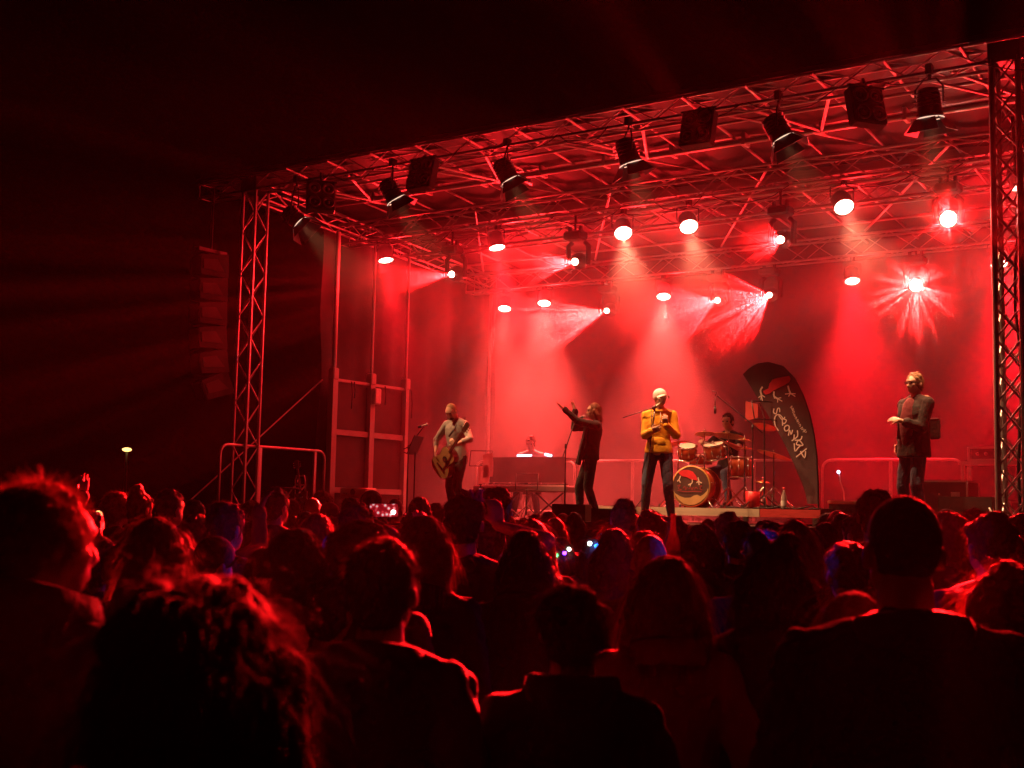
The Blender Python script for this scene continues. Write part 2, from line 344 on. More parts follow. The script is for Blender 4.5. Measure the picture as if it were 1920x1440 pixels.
# cables swagged along the front truss and middle truss, and taped bundles
for i in range(9):
    for (y, z, lab) in ((-.02, 6.98, 'black cable swagged under the front truss'), (2.34, 6.47, 'black cable swagged under the middle truss')):
        x0 = .3+1.45*i+.3*math.sin(i*3.1+y); L = 1.1+.3*math.cos(i*2.3); dp = .10+.09*abs(math.sin(i*1.7+z))
        tag(MB().path([(x0+L*t, y-.03*math.sin(t*7), z-dp*4*t*(1-t)-.01*math.sin(t*20+i)) for t in [k/10 for k in range(11)]], .009, 5).build('truss_cable', BLACKP), lab, 'cable', 'cables hanging along the %s truss' % lab.split()[-2])
# ================================================================== LAMPS
def spot(name, parent, loc, aim, power, col, size, blend, radius, gobo=None):
    L = bpy.data.lights.new(name, 'SPOT'); L.energy = power; L.color = col; L.spot_size = R(size); L.spot_blend = blend; L.shadow_soft_size = radius
    o = bpy.data.objects.new(name, L); COL.objects.link(o); o.parent = parent; o.location = loc
    o.rotation_mode = 'QUATERNION'; o.rotation_quaternion = Vector(aim).to_track_quat('-Z', 'Y')
    if gobo:
        L.use_nodes = True; nt = L.node_tree; n = nt.nodes; K = nt.links; em = n['Emission']
        tc = n.new('ShaderNodeTexCoord'); sx = n.new('ShaderNodeSeparateXYZ'); K.new(tc.outputs['Normal'], sx.inputs[0])
        dx = n.new('ShaderNodeMath'); dx.operation = 'DIVIDE'; K.new(sx.outputs[0], dx.inputs[0]); K.new(sx.outputs[2], dx.inputs[1])
        dy = n.new('ShaderNodeMath'); dy.operation = 'DIVIDE'; K.new(sx.outputs[1], dy.inputs[0]); K.new(sx.outputs[2], dy.inputs[1])
        cb = n.new('ShaderNodeCombineXYZ'); K.new(dx.outputs[0], cb.inputs[0]); K.new(dy.outputs[0], cb.inputs[1]); cb.inputs[2].default_value = gobo*3.7
        vo = n.new('ShaderNodeTexVoronoi'); vo.inputs['Scale'].default_value = 36; K.new(cb.outputs[0], vo.inputs['Vector'])
        mr = n.new('ShaderNodeMapRange'); mr.inputs[1].default_value = .42; mr.inputs[2].default_value = .10; mr.inputs[3].default_value = .06; mr.inputs[4].default_value = 4.2
        K.new(vo.outputs['Distance'], mr.inputs[0]); K.new(mr.outputs[0], em.inputs['Strength'])
    return o
LENS_W = mat('lit_lens_warm', (1, .8, .7), .3, emit=(1, .55, .38), estr=28)
LENS_S = mat('dazzling_lens', (1, .8, .7), .3, emit=(1, .5, .35), estr=60)
LENS_R = mat('lit_lens_red', (1, .5, .4), .3, emit=(1, .22, .16), estr=22)
LENS_D = mat('unlit_lens', (.25, .25, .26), .12, .2)
RIM = mat('painted_rim_glow', (.7, .62, .5), .3, .6, emit=(1, .62, .45), estr=.9)  # emission put into a solid ring to imitate light at the housing mouth
def par(loc, truss_z, aim, lens, power, col, size=38, r=.14, lab='', blend=.6, grp='lit wash lamps hanging from the roof trusses'):
    loc = Vector(loc); aim = Vector(aim).normalized(); root = empty('wash_lamp', (loc.x, loc.y, truss_z), 0, lab, 'stage lamp', grp)
    q = loc-Vector((loc.x, loc.y, truss_z)); side = aim.cross(Vector((0, 0, 1))); side = side.normalized() if side.length > .05 else Vector((1, 0, 0)); top = q - aim*.14 + Vector((0, 0, .24))
    MB().box((0, 0, -.02), (.06, .1, .1)).tube((0, 0, -.05), top, .015).build('clamp', BLACKM, root)
    c0 = q-aim*.14
    MB().path([c0+side*(r+.03), c0+side*(r+.03)+Vector((0, 0, .2)), top, c0-side*(r+.03)+Vector((0, 0, .2)), c0-side*(r+.03)], .011, 6).build('yoke', BLACKM, root)
    MB().lathe([(.05, -.3), (r*.8, -.26), (r, -.2), (r*1.02, 0), (r*1.08, 0), (r*1.08, .02), (r*.98, .02), (r*.96, -.01)], 20, q, aim, closed=False).lathe([(.001, -.3), (.05, -.3)], 20, q, aim, closed=False).build('can', BLACKM, root)
    MB().lathe([(.001, .012), (r*.6, .008), (r*.95, -.004)], 24, q, aim, closed=False).build('lens', lens, root)
    if power:
        spot('bulb', root, q+aim*.03, aim, power, col, size, blend, r*.6)
        spot('bulb', root, q+aim*.05, (0, -1, .2), FILLW*power/PARW, (1, .014, .018), 178, .3, r)   # added fill spot, no second bulb there; brightens the trusses and crowd
    return root
def head(loc, truss_z, aim, lens, power, col, size=13, gobo=1, lab='', r=.055):
    loc = Vector(loc); aim = Vector(aim).normalized(); root = empty('moving_head_lamp', (loc.x, loc.y, truss_z), 0, lab, 'stage lamp', 'moving head lamps hanging from the roof trusses')
    q = loc-Vector((loc.x, loc.y, truss_z)); c0 = q-aim*.2; zt = c0.z+.3
    MB().box((0, 0, zt+.08), (.34, .26, .14), bev=.03).box((-.1, 0, zt+.18), (.04, .06, .12)).box((.1, 0, zt+.18), (.04, .06, .12)).build('base', BLACKP, root)
    if zt+.22 < -.02: MB().tube((0, 0, zt+.15), (0, 0, 0), .02).build('drop_pole', BLACKM, root)
    side = aim.cross(Vector((0, 0, 1))).normalized()
    for s in (-1, 1):
        MB().path([Vector((c0.x, c0.y, zt+.02))+side*(s*.1), Vector((c0.x, c0.y, zt-.05))+side*(s*.17), c0+side*(s*.17)+Vector((0, 0, -.06))], [.04, .045, .04], 8).build('arm', BLACKP, root)
    MB().lathe([(.05, -.22), (.12, -.19), (.14, -.06), (.13, .04), (.095, .13), (.08, .19), (.07, .2)], 20, c0, aim).build('head', BLACKP, root)
    MB().lathe([(.001, .215), (r*.7, .21), (r, .2)], 20, c0, aim, closed=False).build('lens', lens, root)
    if power: spot('bulb', root, q+aim*.04, aim, power, col, size, .12, .012, gobo)
    return root
RED = (1, .006, .013); PINK = (1, .014, .020); SALMON = (1, .058, .045); WARM = (1, .26, .14)
HRED = (1, .0062, .0072)
toC = Vector((.45, -.75, 0))
up = [(.82, 2.5, 6.12, LENS_R, 1.0, RED), (3.26, 2.5, 6.11, LENS_W, 1.3, PINK), (5.70, 2.5, 6.10, LENS_W, .4, WARM), (6.85, 2.5, 6.08, LENS_W, .3, WARM), (9.30, 2.5, 6.10, LENS_W, .35, WARM), (11.71, 2.5, 6.10, LENS_W, 1.5, SALMON)]
ul = ['saturated red wash lamp, leftmost of the upper lamp row', 'pink-white wash lamp second from left in the upper row', 'warm wash lamp above the female singer in the upper row', 'tilted oval warm wash lamp just right of its warm neighbour in the upper row', 'warm wash lamp in the upper row, right of the red fan beam', 'very bright wash lamp at the right edge behind the near tower']
for (x, y, z, l, k, c), lb in zip(up, ul):
    par((x, y, z), 6.48, (.28, -.10, -1) if k > .9 else (.55, -.7, -1), l, PARW*k, c, 40, lab=lb, blend=1)
lo = [(.69, 6.5, 5.82, LENS_W, 1.0, SALMON), (1.66, 6.5, 5.86, LENS_W, 1.6, SALMON), (4.36, 6.5, 5.79, LENS_W, 1.7, SALMON), (8.04, 6.5, 5.78, LENS_R, 1.0, RED), (10.49, 6.5, 5.85, LENS_W, 1.2, RED)]
ll = ['small warm wash lamp, leftmost of the lower lamp row', 'warm wash lamp second from left in the lower row, above the keyboard desk', 'warm wash lamp above the yellow hoodie singer in the lower row', 'red wash lamp in the lower row above the feather banner', 'wash lamp in the lower row seen through the near tower']
for (x, y, z, l, k, c), lb in zip(lo, ll): par((x, y, z), 6.2, (.22, -.42, -1), l, PARW*k, c, 58, r=.13, lab=lb, blend=1)
AIM = Vector((.252, -.942, -.22))
uh = [(2.31, 2.5, 5.73, 2.1, 'leftmost red fan-beam moving head in the upper row'), (4.81, 2.5, 5.72, 2.4, 'second red fan-beam moving head in the upper row, with its dark body showing'), (8.34, 2.5, 5.72, 1.3, 'short-beamed moving head above the drum kit in the upper row'), (10.76, 2.5, 5.76, 2.6, 'upper of the two dazzling starburst moving heads at right')]
for i, (x, y, z, k, lb) in enumerate(uh): head((x, y, z), 6.48, AIM, LENS_S if 'starburst' in lb else LENS_W, HEADW*k, HRED, gobo=i+1, lab=lb, r=.105 if 'starburst' in lb else .055)
lh = [(3.12, 6.5, 5.60, 1.1, 'red fan-beam moving head above the female singer in the lower row'), (5.48, 6.5, 5.63, 1.0, 'first of two neighbouring fan-beam moving heads in the lower row, the left one'), (6.50, 6.5, 5.65, 1.7, 'strong fan-beam moving head left of the feather banner in the lower row'), (9.14, 6.5, 5.61, 1.05, 'lower and brightest of the two dazzling starburst moving heads')]
for i, (x, y, z, k, lb) in enumerate(lh): head((x, y, z), 6.2, AIM, LENS_S if 'starburst' in lb else LENS_W, HEADW*k, (1, .014, .014) if i in (0, 3) else HRED, gobo=i+7, lab=lb, r=.10 if 'starburst' in lb else .05)
# theatre fresnels with barn doors on the front truss
def fresnel(px, py, lab, tgt=None, power=FRESW):
    P = atY(px, py, -.05); aim = Vector(tgt)-P; root = empty('theatre_spotlight', (P.x, -.02, 6.98), 0, lab, 'stage lamp', 'black theatre spotlights with barn doors on the front truss'); aim = Vector(aim).normalized(); q = Vector((0, -.03, P.z-6.98)); side = aim.cross(Vector((0, 0, 1))).normalized(); upv = side.cross(aim)
    MB().box((0, 0, .02), (.07, .12, .12)).tube((0, 0, 0), (0, 0, -.1), .02).build('clamp', BLACKM, root)
    MB().path([q+side*.17, q+side*.17+Vector((0, 0, .2)), Vector((0, 0, -.1))+side*.08, Vector((0, 0, -.1))-side*.08, q-side*.17+Vector((0, 0, .2)), q-side*.17], .012, 6).build('yoke', BLACKM, root)
    MB().lathe([(.05, -.2), (.11, -.18), (.135, -.1), (.14, .1), (.155, .12), (.155, .16), (.13, .16), (.13, .1)], 20, q, aim, closed=False).lathe([(.001, -.2), (.05, -.2)], 12, q, aim, closed=False).build('housing', BLACKM, root)
    for k in range(4): bar('cooling_fin', q-aim*(.13-.05*k), (.29, .008, .29), BLACKM, root, aim.to_track_quat('Y', 'Z').to_matrix())
    MB().lathe([(.152, .155), (.165, .165), (.165, .172), (.15, .172)], 24, q, aim, closed=False).build('rim_glow_ring', RIM, root)  # closed ring with a painted glow, not an opening
    MB().lathe([(.001, .13), (.12, .12)], 20, q, aim, closed=False).build('lens', mat('dim_warm_lens', (.9, .8, .6), .3, emit=(1, .75, .5), estr=2.5), root)
    for a, b in ((side, upv), (-side, upv), (upv, side), (-upv, side)):
        p = q+aim*.17+a*.14; e = (aim*.8+a*.55).normalized()*.2; w1, w2 = .12, .2
        MB().add([p-b*w1, p+b*w1, p+e+b*w2, p+e-b*w2, p-b*w1+a*.006, p+b*w1+a*.006, p+e+b*w2+a*.006, p+e-b*w2+a*.006], [(0, 1, 2, 3), (7, 6, 5, 4), (0, 4, 5, 1), (1, 5, 6, 2), (2, 6, 7, 3), (3, 7, 4, 0)]).build('barn_door', BLACKM, root)
    if power: spot('bulb', root, q+aim*.14, aim, power, (1, .44, .19), 46, .8, .06)
    return root
FL = [(552, 408, 'lowest barn-door spotlight tucked beside the far left tower', (4.6, 1.6, 2.6)), (733, 358, 'barn-door spotlight left of the square four-lamp blinder', (4.6, 1.6, 2.9)), (948, 322, 'barn-door spotlight on the front truss above the guitarist side', (6.9, .95, 3.0)), (1176, 286, 'barn-door spotlight centred over the female singer', (8.0, .9, 2.9)), (1458, 242, 'barn-door spotlight right of the hoodie singer, its yoke outlined', (11.0, .5, 3.1)), (1742, 196, 'barn-door spotlight nearest the near right tower', (11.3, .5, 2.9))]
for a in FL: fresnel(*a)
def blinder(px, py, lab, rz=0, rows=2, tilt=.25):
    P = atY(px, py, -.1); root = empty('blinder_lamp', (P.x, -.1, 7.0), rz, lab, 'stage lamp', 'unlit square four-lamp blinders'); q = Vector((0, -.06, P.z-7.0)); M = Matrix.Rotation(-tilt, 3, 'X')
    MB().tube((0, 0, 0), q+Vector((0, 0, .27)), .02).box(q+Vector((0, 0, .26)), (.5, .03, .03)).build('clamp', BLACKM, root)
    MB().box(q, (.46, .16, .5), M, .02).build('frame', BLACKP, root)
    for i in (-1, 1):
        for j in (-1, 1):
            c = q+M @ Vector((i*.11, -.082, j*.12)); 
            r = MB().lathe([(.095, .0), (.1, .02), (.085, .02), (.06, -.002), (.03, -.012), (.001, -.014)], 18, c, M @ Vector((0, -1, 0)), closed=False).build('reflector', mat('dull_reflector', (.35, .33, .33), .3, .8), root)
            MB().ball(c+M @ Vector((0, -.002, 0)), .025).build('bulb_glass', LENS_D, r)
    return root
for a in ((797, 330, 'square four-lamp blinder left of the centre of the front truss'), (1313, 245, 'square four-lamp blinder in the middle of the front truss'), (1618, 205, 'square four-lamp blinder near the right end, turned inward', .9), (600, 372, 'square four-lamp blinder beside the far left tower, turned inward', .9)): blinder(*a)
# far street lamp in the dark at left
P = atD(238, 843, 45); sl = empty('street_lamp', (P.x, P.y, 0), 0, 'small warm yellow lamp far away in the dark beyond the crowd', 'street lamp')
MB().tube((0, 0, 0), (0, 0, P.z+.1), .06, .04).build('pole', BLACKM, sl)
MB().ball((0, 0, P.z), (.16, .16, .07)).build('lamp_glass', mat('far_lamp_glow', (1, .8, .4), .4, emit=(1, .62, .18), estr=2.2), sl)
# ================================================================== PEOPLE
SKIN = mat('skin', (.50, .30, .22), .5, 0, .08, 8, .05, 60)
SKIN2 = mat('skin_tanned', (.38, .21, .14), .5, 0, .08, 8, .05, 60)
def hairmat(n, c): return mat('hair_'+n, c, .62, 0, .35, 40, .5, 90, trans=.12, spec=.25)
HAIR = {'brown': hairmat('brown', (.09, .05, .03)), 'dark': hairmat('dark', (.035, .022, .016)), 'blond': hairmat('blond', (.22, .14, .07)), 'auburn': hairmat('auburn', (.17, .065, .035)), 'espresso': mat('hair_espresso', (.011, .006, .005), .85, 0, .3, 30, .4, 90, spec=.05), 'grey': hairmat('grey', (.33, .31, .29))}
def clothm(n, c, b=.35): return mat('cloth_'+n, c, .85, 0, .12, 5, b, 35, sheen=.04, spec=.3)
CL = {'black': clothm('black', (.011, .011, .012)), 'navy': clothm('navy', (.025, .03, .055)), 'grey': clothm('grey', (.12, .12, .125)), 'red': clothm('red', (.28, .03, .03)), 'olive': clothm('olive', (.07, .07, .04)), 'white': clothm('white', (.6, .58, .55)), 'jeans': clothm('jeans', (.05, .07, .12)), 'tan': clothm('tan', (.30, .22, .14)), 'yellow': clothm('yellow', (.72, .34, .02), .25), 'shirtgrey': clothm('shirtgrey', (.30, .29, .27)), 'maroon': clothm('maroon', (.13, .02, .03)), 'checked': clothm('checked', (.10, .03, .03)), 'darkgreen': clothm('darkgreen', (.02, .09, .04))}
SHOE = mat('shoe_leather', (.03, .025, .02), .5)
EYE = mat('eye', (.05, .04, .04), .15)
def eloft(m, levels, n=24):
    """closed loft through ellipses: (centre, rx, ry, rotation 3x3 or None)"""
    vs = []
    for c, rx, ry, M in levels:
        for i in range(n):
            a = 2*PI*i/n; ca, sa = math.cos(a), math.sin(a); v = Vector((rx*math.copysign(abs(ca)**.85, ca), ry*math.copysign(abs(sa)**.85, sa), 0)); vs.append((M @ v if M else v)+Vector(c))
    k = len(levels); fs = [(j*n+i, j*n+(i+1) % n, (j+1)*n+(i+1) % n, (j+1)*n+i) for j in range(k-1) for i in range(n)]+[tuple(range(n-1, -1, -1)), tuple((k-1)*n+i for i in range(n))]
    return m.add(vs, fs, True)
_dg_scene = bpy.data.scenes.new('mesh_workshop')
def remesh(mb, vox, smooth=3, amp=0, fr=9, seed=0, fold=0):
    me = mb.mesh('tmp'); ob = bpy.data.objects.new('tmp', me); _dg_scene.collection.objects.link(ob)
    m = ob.modifiers.new('r', 'REMESH'); m.mode = 'VOXEL'; m.voxel_size = vox
    if smooth: k = ob.modifiers.new('s', 'SMOOTH'); k.iterations = smooth; k.factor = .5
    vl = _dg_scene.view_layers[0]; vl.update(); dg = vl.depsgraph
    out = bpy.data.meshes.new_from_object(ob.evaluated_get(dg), depsgraph=dg)
    bpy.data.objects.remove(ob); bpy.data.meshes.remove(me)
    if amp:
        n = len(out.vertices); co = np.empty(n*3, np.float32); no = np.empty(n*3, np.float32); out.vertices.foreach_get('co', co); out.vertices.foreach_get('normal', no)
        co = co.reshape(-1, 3); no = no.reshape(-1, 3)
        d = np.array([noise.noise((x*fr+seed, y*fr, z*fr*.8)) + .5*noise.noise((x*fr*2.3, y*fr*2.3+seed, z*fr*2)) for x, y, z in co.tolist()], np.float32)
        if fold: d = d - (fold/amp)*np.array([max(0, 1-6*abs(noise.noise((x*4+seed, y*4, z*11+x*7)))) for x, y, z in co.tolist()], np.float32)
        co = co + no*(d*amp)[:, None]; out.vertices.foreach_set('co', co.ravel())
    out.polygons.foreach_set('use_smooth', np.ones(len(out.polygons), bool)); out.update(); return out
def ik(a, c, l1, l2, hint):
    a = Vector(a); c = Vector(c); d = c-a; L = min(d.length, (l1+l2)*.995); dn = d.normalized(); c = a+dn*L
    x = (l1*l1-l2*l2+L*L)/(2*L); h = math.sqrt(max(0, l1*l1-x*x)); hp = Vector(hint); hp = (hp-dn*hp.dot(dn)).normalized()
    return a+dn*x+hp*h, c
def hand(mb, w, d, pn, curl, side, r=.0085):
    w = Vector(w); d = Vector(d).normalized(); pn = Vector(pn); pn = (pn-d*pn.dot(d)).normalized(); lat = d.cross(pn)*side
    curl = curl if isinstance(curl, (list, tuple)) else [curl]*4
    for i, (o, L, kd) in enumerate(((.030, .070, .084), (.010, .080, .090), (-.011, .074, .086), (-.030, .058, .078))):
        k = w+d*kd+lat*o; mb.cap(w+lat*o*.5, k, .016, .0125, 8)
        p = k; dd = d+lat*o*4.5
        for j, f in enumerate((.45, .32, .23)):
            a = curl[i]*(.5+.3*j); dd = (dd*math.cos(a)+pn*math.sin(a)).normalized(); q = p+dd*L*f; mb.cap(p, q, r*(1-.08*j), r*(.93-.08*j), 8); p = q
            pn2 = pn
    t = w+d*.025+lat*.026; t1 = t+(d*.6+lat*.75+pn*.25).normalized()*.042; t2 = t1+(d*.9+lat*.35+pn*.3).normalized()*.032
    mb.cap(w+d*.01, t, .016, .014, 8).cap(t, t1, .014, .0105, 8).cap(t1, t2, .0105, .0085, 8)
LA, LF = .285, .255
def skeleton(P):
    J = {}; fem = P.get('fem', 0); sw = .165 if fem else .19; sw *= P.get('broad', 1)
    lean = R(P.get('lean', 0)); tw = R(P.get('twist', 0)); side = R(P.get('side', 0)); hip = Vector(P.get('hip', (0, 0, .95)))
    Mu = Matrix.Translation(hip) @ (Matrix.Rotation(tw, 4, 'Z') @ Matrix.Rotation(side, 4, 'Y') @ Matrix.Rotation(-lean, 4, 'X')) @ Matrix.Translation((0, 0, -.95))
    J['Mu'] = Mu; T = lambda *v: Mu @ Vector(v)
    J['hip'] = hip
    for s, n in ((-1, 'L'), (1, 'R')):
        J['sh'+n] = T(s*sw, -.01, 1.405); w = P.get('w'+n)
        w = Vector(w) if w else T(s*(sw+.07), .04, .93)
        J['el'+n], J['wr'+n] = ik(J['sh'+n], w, LA, LF, P.get('e'+n, (s*.4, -.8, -.3)))
        J['hp'+n] = hip+Vector((s*.09, 0, -.04)); a = Vector(P.get('a'+n, (s*.12, -.02, .085)))
        J['kn'+n], J['an'+n] = ik(J['hp'+n], a, .425, .415, P.get('k'+n, (s*.1, 1, 0)))
    hy, hp, hr = [R(x) for x in P.get('head', (0, 0, 0))]
    J['neck'] = T(0, -.01, 1.475)
    J['Mh'] = Matrix.Translation(J['neck']) @ (Matrix.Rotation(tw+hy, 4, 'Z') @ Matrix.Rotation(-hp, 4, 'X') @ Matrix.Rotation(hr, 4, 'Y')) @ Matrix.Translation((0, .018, .155))
    return J
def body_mesh(P, J, vox):
    m = MB(); Mu, Mh = J['Mu'], J['Mh']; T = lambda *v: Mu @ Vector(v); H = lambda *v: Mh @ Vector(v); h3 = Mh.to_3x3(); u3 = Mu.to_3x3(); fem = P.get('fem', 0)
    # head
    m.ball(H(0, -.004, .02), (.075, .094, .095), h3, 16, 12).ball(H(0, .03, -.045), (.060, .062, .066), h3, 14, 10).ball(H(0, .055, -.085), (.036, .032, .026), h3)
    m.ball(H(0, .045, .03), (.066, .05, .05), h3)
    if P.get('face', 1):
        m.cap(H(0, .088, .012), H(0, .108, -.030), .008, .0125, 8).ball(H(0, .1, -.036), (.017, .010, .009), h3)
        m.ball(H(0, .090, .030), (.050, .010, .010), h3).ball(H(0, .090, -.060), (.024, .010, .006), h3).ball(H(0, .088, -.072), (.020, .011, .007), h3)
        for s in (-1, 1): m.ball(H(s*.040, .066, -.022), (.022, .018, .018), h3)
    for s in (-1, 1): m.ball(H(s*.079, -.008, -.012), (.011, .020, .031), h3 @ Matrix.Rotation(s*.35, 3, 'Z'))
    nr = .050 if fem else .059
    m.cap(H(0, -.022, -.07), T(0, -.015, 1.43), nr*.98, nr*1.1, 12).cap(T(0, -.02, 1.45), T(-.09, -.02, 1.42), .05, .04).cap(T(0, -.02, 1.45), T(.09, -.02, 1.42), .05, .04)
    w = .9 if fem else 1
    m.ball(T(0, -.005, 1.30), (.155*w, .10, .17), u3, 16, 10).ball(T(0, 0, 1.10), (.125*w, .088, .18), u3, 16, 10).ball(J['hip'], (.155, .105, .13), None, 16, 10)
    for n in 'LR':
        s = 1 if n == 'R' else -1
        m.cap(T(s*.07, -.005, 1.38), J['sh'+n], .07, .055); m.cap(J['sh'+n], J['el'+n], .050*w, .040*w); m.cap(J['el'+n], J['wr'+n], .040*w, .026*w)
        m.cap(J['hp'+n], J['kn'+n], .085, .055); m.cap(J['kn'+n], J['an'+n], .054, .036); m.cap(J['an'+n]+Vector((0, -.03, -.045)), J['an'+n]+Vector((s*.02, .15, -.05)), .034, .028)
        hd = P.get('h'+n)
        if hd: hand(m, J['wr'+n], hd[0], hd[1], hd[2], -s if len(hd) < 4 else hd[3])
        else: d = (J['wr'+n]-J['el'+n]).normalized(); hand(m, J['wr'+n], d+Vector((0, .15, 0)), (-s, .2, 0), .35, s)
    return remesh(m, vox, 2)
def top_mesh(P, J, vox, kind, seed):
    m = MB(); Mu, Mh = J['Mu'], J['Mh']; T = lambda *v: Mu @ Vector(v); u3 = Mu.to_3x3(); fem = P.get('fem', 0); w = .92 if fem else 1; w *= P.get('broad', 1)
    g = {'jacket': .030, 'hoodie': .024, 'tshirt': .014, 'coat': .036, 'shirt': .020}[kind]; hem = {'jacket': .86, 'hoodie': .90, 'tshirt': .90, 'coat': .72, 'shirt': .82}[kind]; hem = P.get('hem', hem)
    hp = J['hip']; hz_ = hem-.95; U = u3
    lv = [(hp+Vector((0, 0, hz_)), .150+g*1.1, .108+g*1.05, None), (hp+Vector((0, 0, hz_+.015)), .158+g*1.1, .115+g*1.05, None), (hp+Vector((0, .0, max(hz_+.05, .02))), .156+g, .112+g, None), (T(0, 0, 1.08), .136*w+g*1.05, .094+g*1.05, U), (T(0, .004, 1.18), .142*w+g, .098+g, U), (T(0, 0, 1.28), .156*w+g, .105+g, U), (T(0, -.008, 1.36), .160*w+g*.8, .100+g*.9, U), (T(0, -.015, 1.42), .125*w+g*.5, .078+g*.6, U), (T(0, -.02, 1.45), .07, .06, U)]
    eloft(m, lv)
    m.cap(T(0, -.02, 1.445), T(-.10, -.02, 1.425), .052+g*.4, .048+g*.5).cap(T(0, -.02, 1.445), T(.10, -.02, 1.425), .052+g*.4, .048+g*.5)
    for n in 'LR':
        s = 1 if n == 'R' else -1
        m.cap(T(s*.02, -.022, 1.455), T(s*.145*w, -.015, 1.405), .058+g*.5, .056+g*.6)
        m.cap(T(s*.06, -.005, 1.36), J['sh'+n]+J['Mu'].to_3x3() @ Vector((-s*.012, 0, -.012)), .078+g*.35, .054+g*.5)
        el, wr, sh = J['el'+n], J['wr'+n], J['sh'+n]
        if kind == 'tshirt': m.cap(sh, sh.lerp(el, .6), .054+g, .050+g)
        else:
            e2 = wr if not P.get('sleeve') else el.lerp(wr, P['sleeve'])
            m.cap(sh, el, .052+g*.6, .042+g*.6); m.cap(el, e2.lerp(el, .06), .042+g*.6, .031+g*.5)
            m.ball(el, .046+g*.65); m.cap(e2.lerp(el, .10), e2.lerp(el, .02), .036+g*.7, .034+g*.6)
    if kind in ('jacket', 'coat', 'shirt'):
        cw = .011
        pts = [T(.078*math.sin(a), -.018-.072*math.cos(a)*(1 if math.cos(a) > 0 else .9), 1.495-.03*(1-math.cos(a))*.8) for a in [x*.35 for x in range(-8, 9)]]
        m.path(pts, cw, 6); m.path([p+u3 @ Vector((0, 0, -.022)) for p in pts], cw*1.4, 6); m.path([p+u3 @ Vector(((p.x-T(0,0,0).x)*.2, 0, -.045)) for p in pts], cw*1.8, 6)
    if kind == 'hoodie' or P.get('hood'):
        m.ball(T(0, -.10, 1.44), (.10, .045, .07), u3).ball(T(0, -.07, 1.48), (.095, .05, .035), u3)
        pts = [T(.092*math.sin(a), -.01-.078*math.cos(a), 1.485-.022*(1-math.cos(a))) for a in [x*.39 for x in range(-8, 9)]]; m.path(pts, .022, 8)
    return remesh(m, vox, 2, .0050 if kind != 'tshirt' else .004, 12, seed, P.get('fold', 0))
def trouser_mesh(P, J, vox, seed):
    m = MB(); g = .014; m.ball(J['hip']+Vector((0, -.01, -.02)), (.150, .108, .12), None, 16, 10)
    for n in 'LR':
        m.cap(J['hp'+n], J['kn'+n], .082+g, .058+g); m.cap(J['kn'+n], J['an'+n]+Vector((0, 0, .01)), .058+g, .045+g*.6)
    return remesh(m, vox, 4, .005, 10, seed, .004)
def shoe_mesh(J, n):
    m = MB(); a = J['an'+n]; s = 1 if n == 'R' else -1; a = Vector((a.x, a.y, 0)) + Vector((0, 0, max(0, J['an'+n].z-.085)))
    m.ball(a+Vector((0, -.03, .05)), (.042, .055, .05)).ball(a+Vector((s*.01, .10, .04)), (.048, .09, .04)).cap(a+Vector((0, -.04, .02)), a+Vector((s*.02, .15, .02)), .02, .02)
    m.box(a+Vector((s*.008, .05, .012)), (.088, .27, .024), bev=.008); return m.mesh('shoe')
def collar(root, J, m, h=.06, rad=.088, flare=.012, th=.009, pointed=0):
    Mu = J['Mu']; b = MB(); n = 28; vs = []
    for r0, z in ((rad, -.035), (rad+flare*.3, h*.5), (rad+flare, h), (rad+flare+th*2.2, h-.004), (rad+flare+th*3.2, h*.35), (rad+th*3.5, -.03)):
        for i in range(n+1):
            a = -PI*.86+2*PI*.86*i/n; f = (1-math.cos(a))*.5; rr = r0*(1+.04*math.sin(i*1.7)); vs.append(Mu @ Vector((rr*math.sin(a), -.022-rr*.92*math.cos(a), 1.475+z*(1-.35*f)-.045*f+(.02*pointed*abs(math.sin(a))**3 if z > .03 else 0))))
    k = n+1; fs = [(j*k+i, j*k+i+1, (j+1)*k+i+1, (j+1)*k+i) for j in range(5) for i in range(n)]
    b.add(vs, fs, True).build('collar', m, root)
STY = {'short': dict(L=.035, lift=.5, flow=.3), 'buzz': dict(L=.006, lift=.7, flow=.1), 'bob': dict(L=.12, lift=.10, flow=.8), 'long': dict(L=.16, lift=.08, flow=.9), 'curly': dict(L=.045, lift=.6, flow=.2), 'longcurly': dict(L=.15, lift=.32, flow=.55), 'bun': dict(L=.05, lift=.25, flow=.5), 'pony': dict(L=.09, lift=.15, flow=.7), 'fringe': dict(L=.05, lift=.6, flow=.3)}
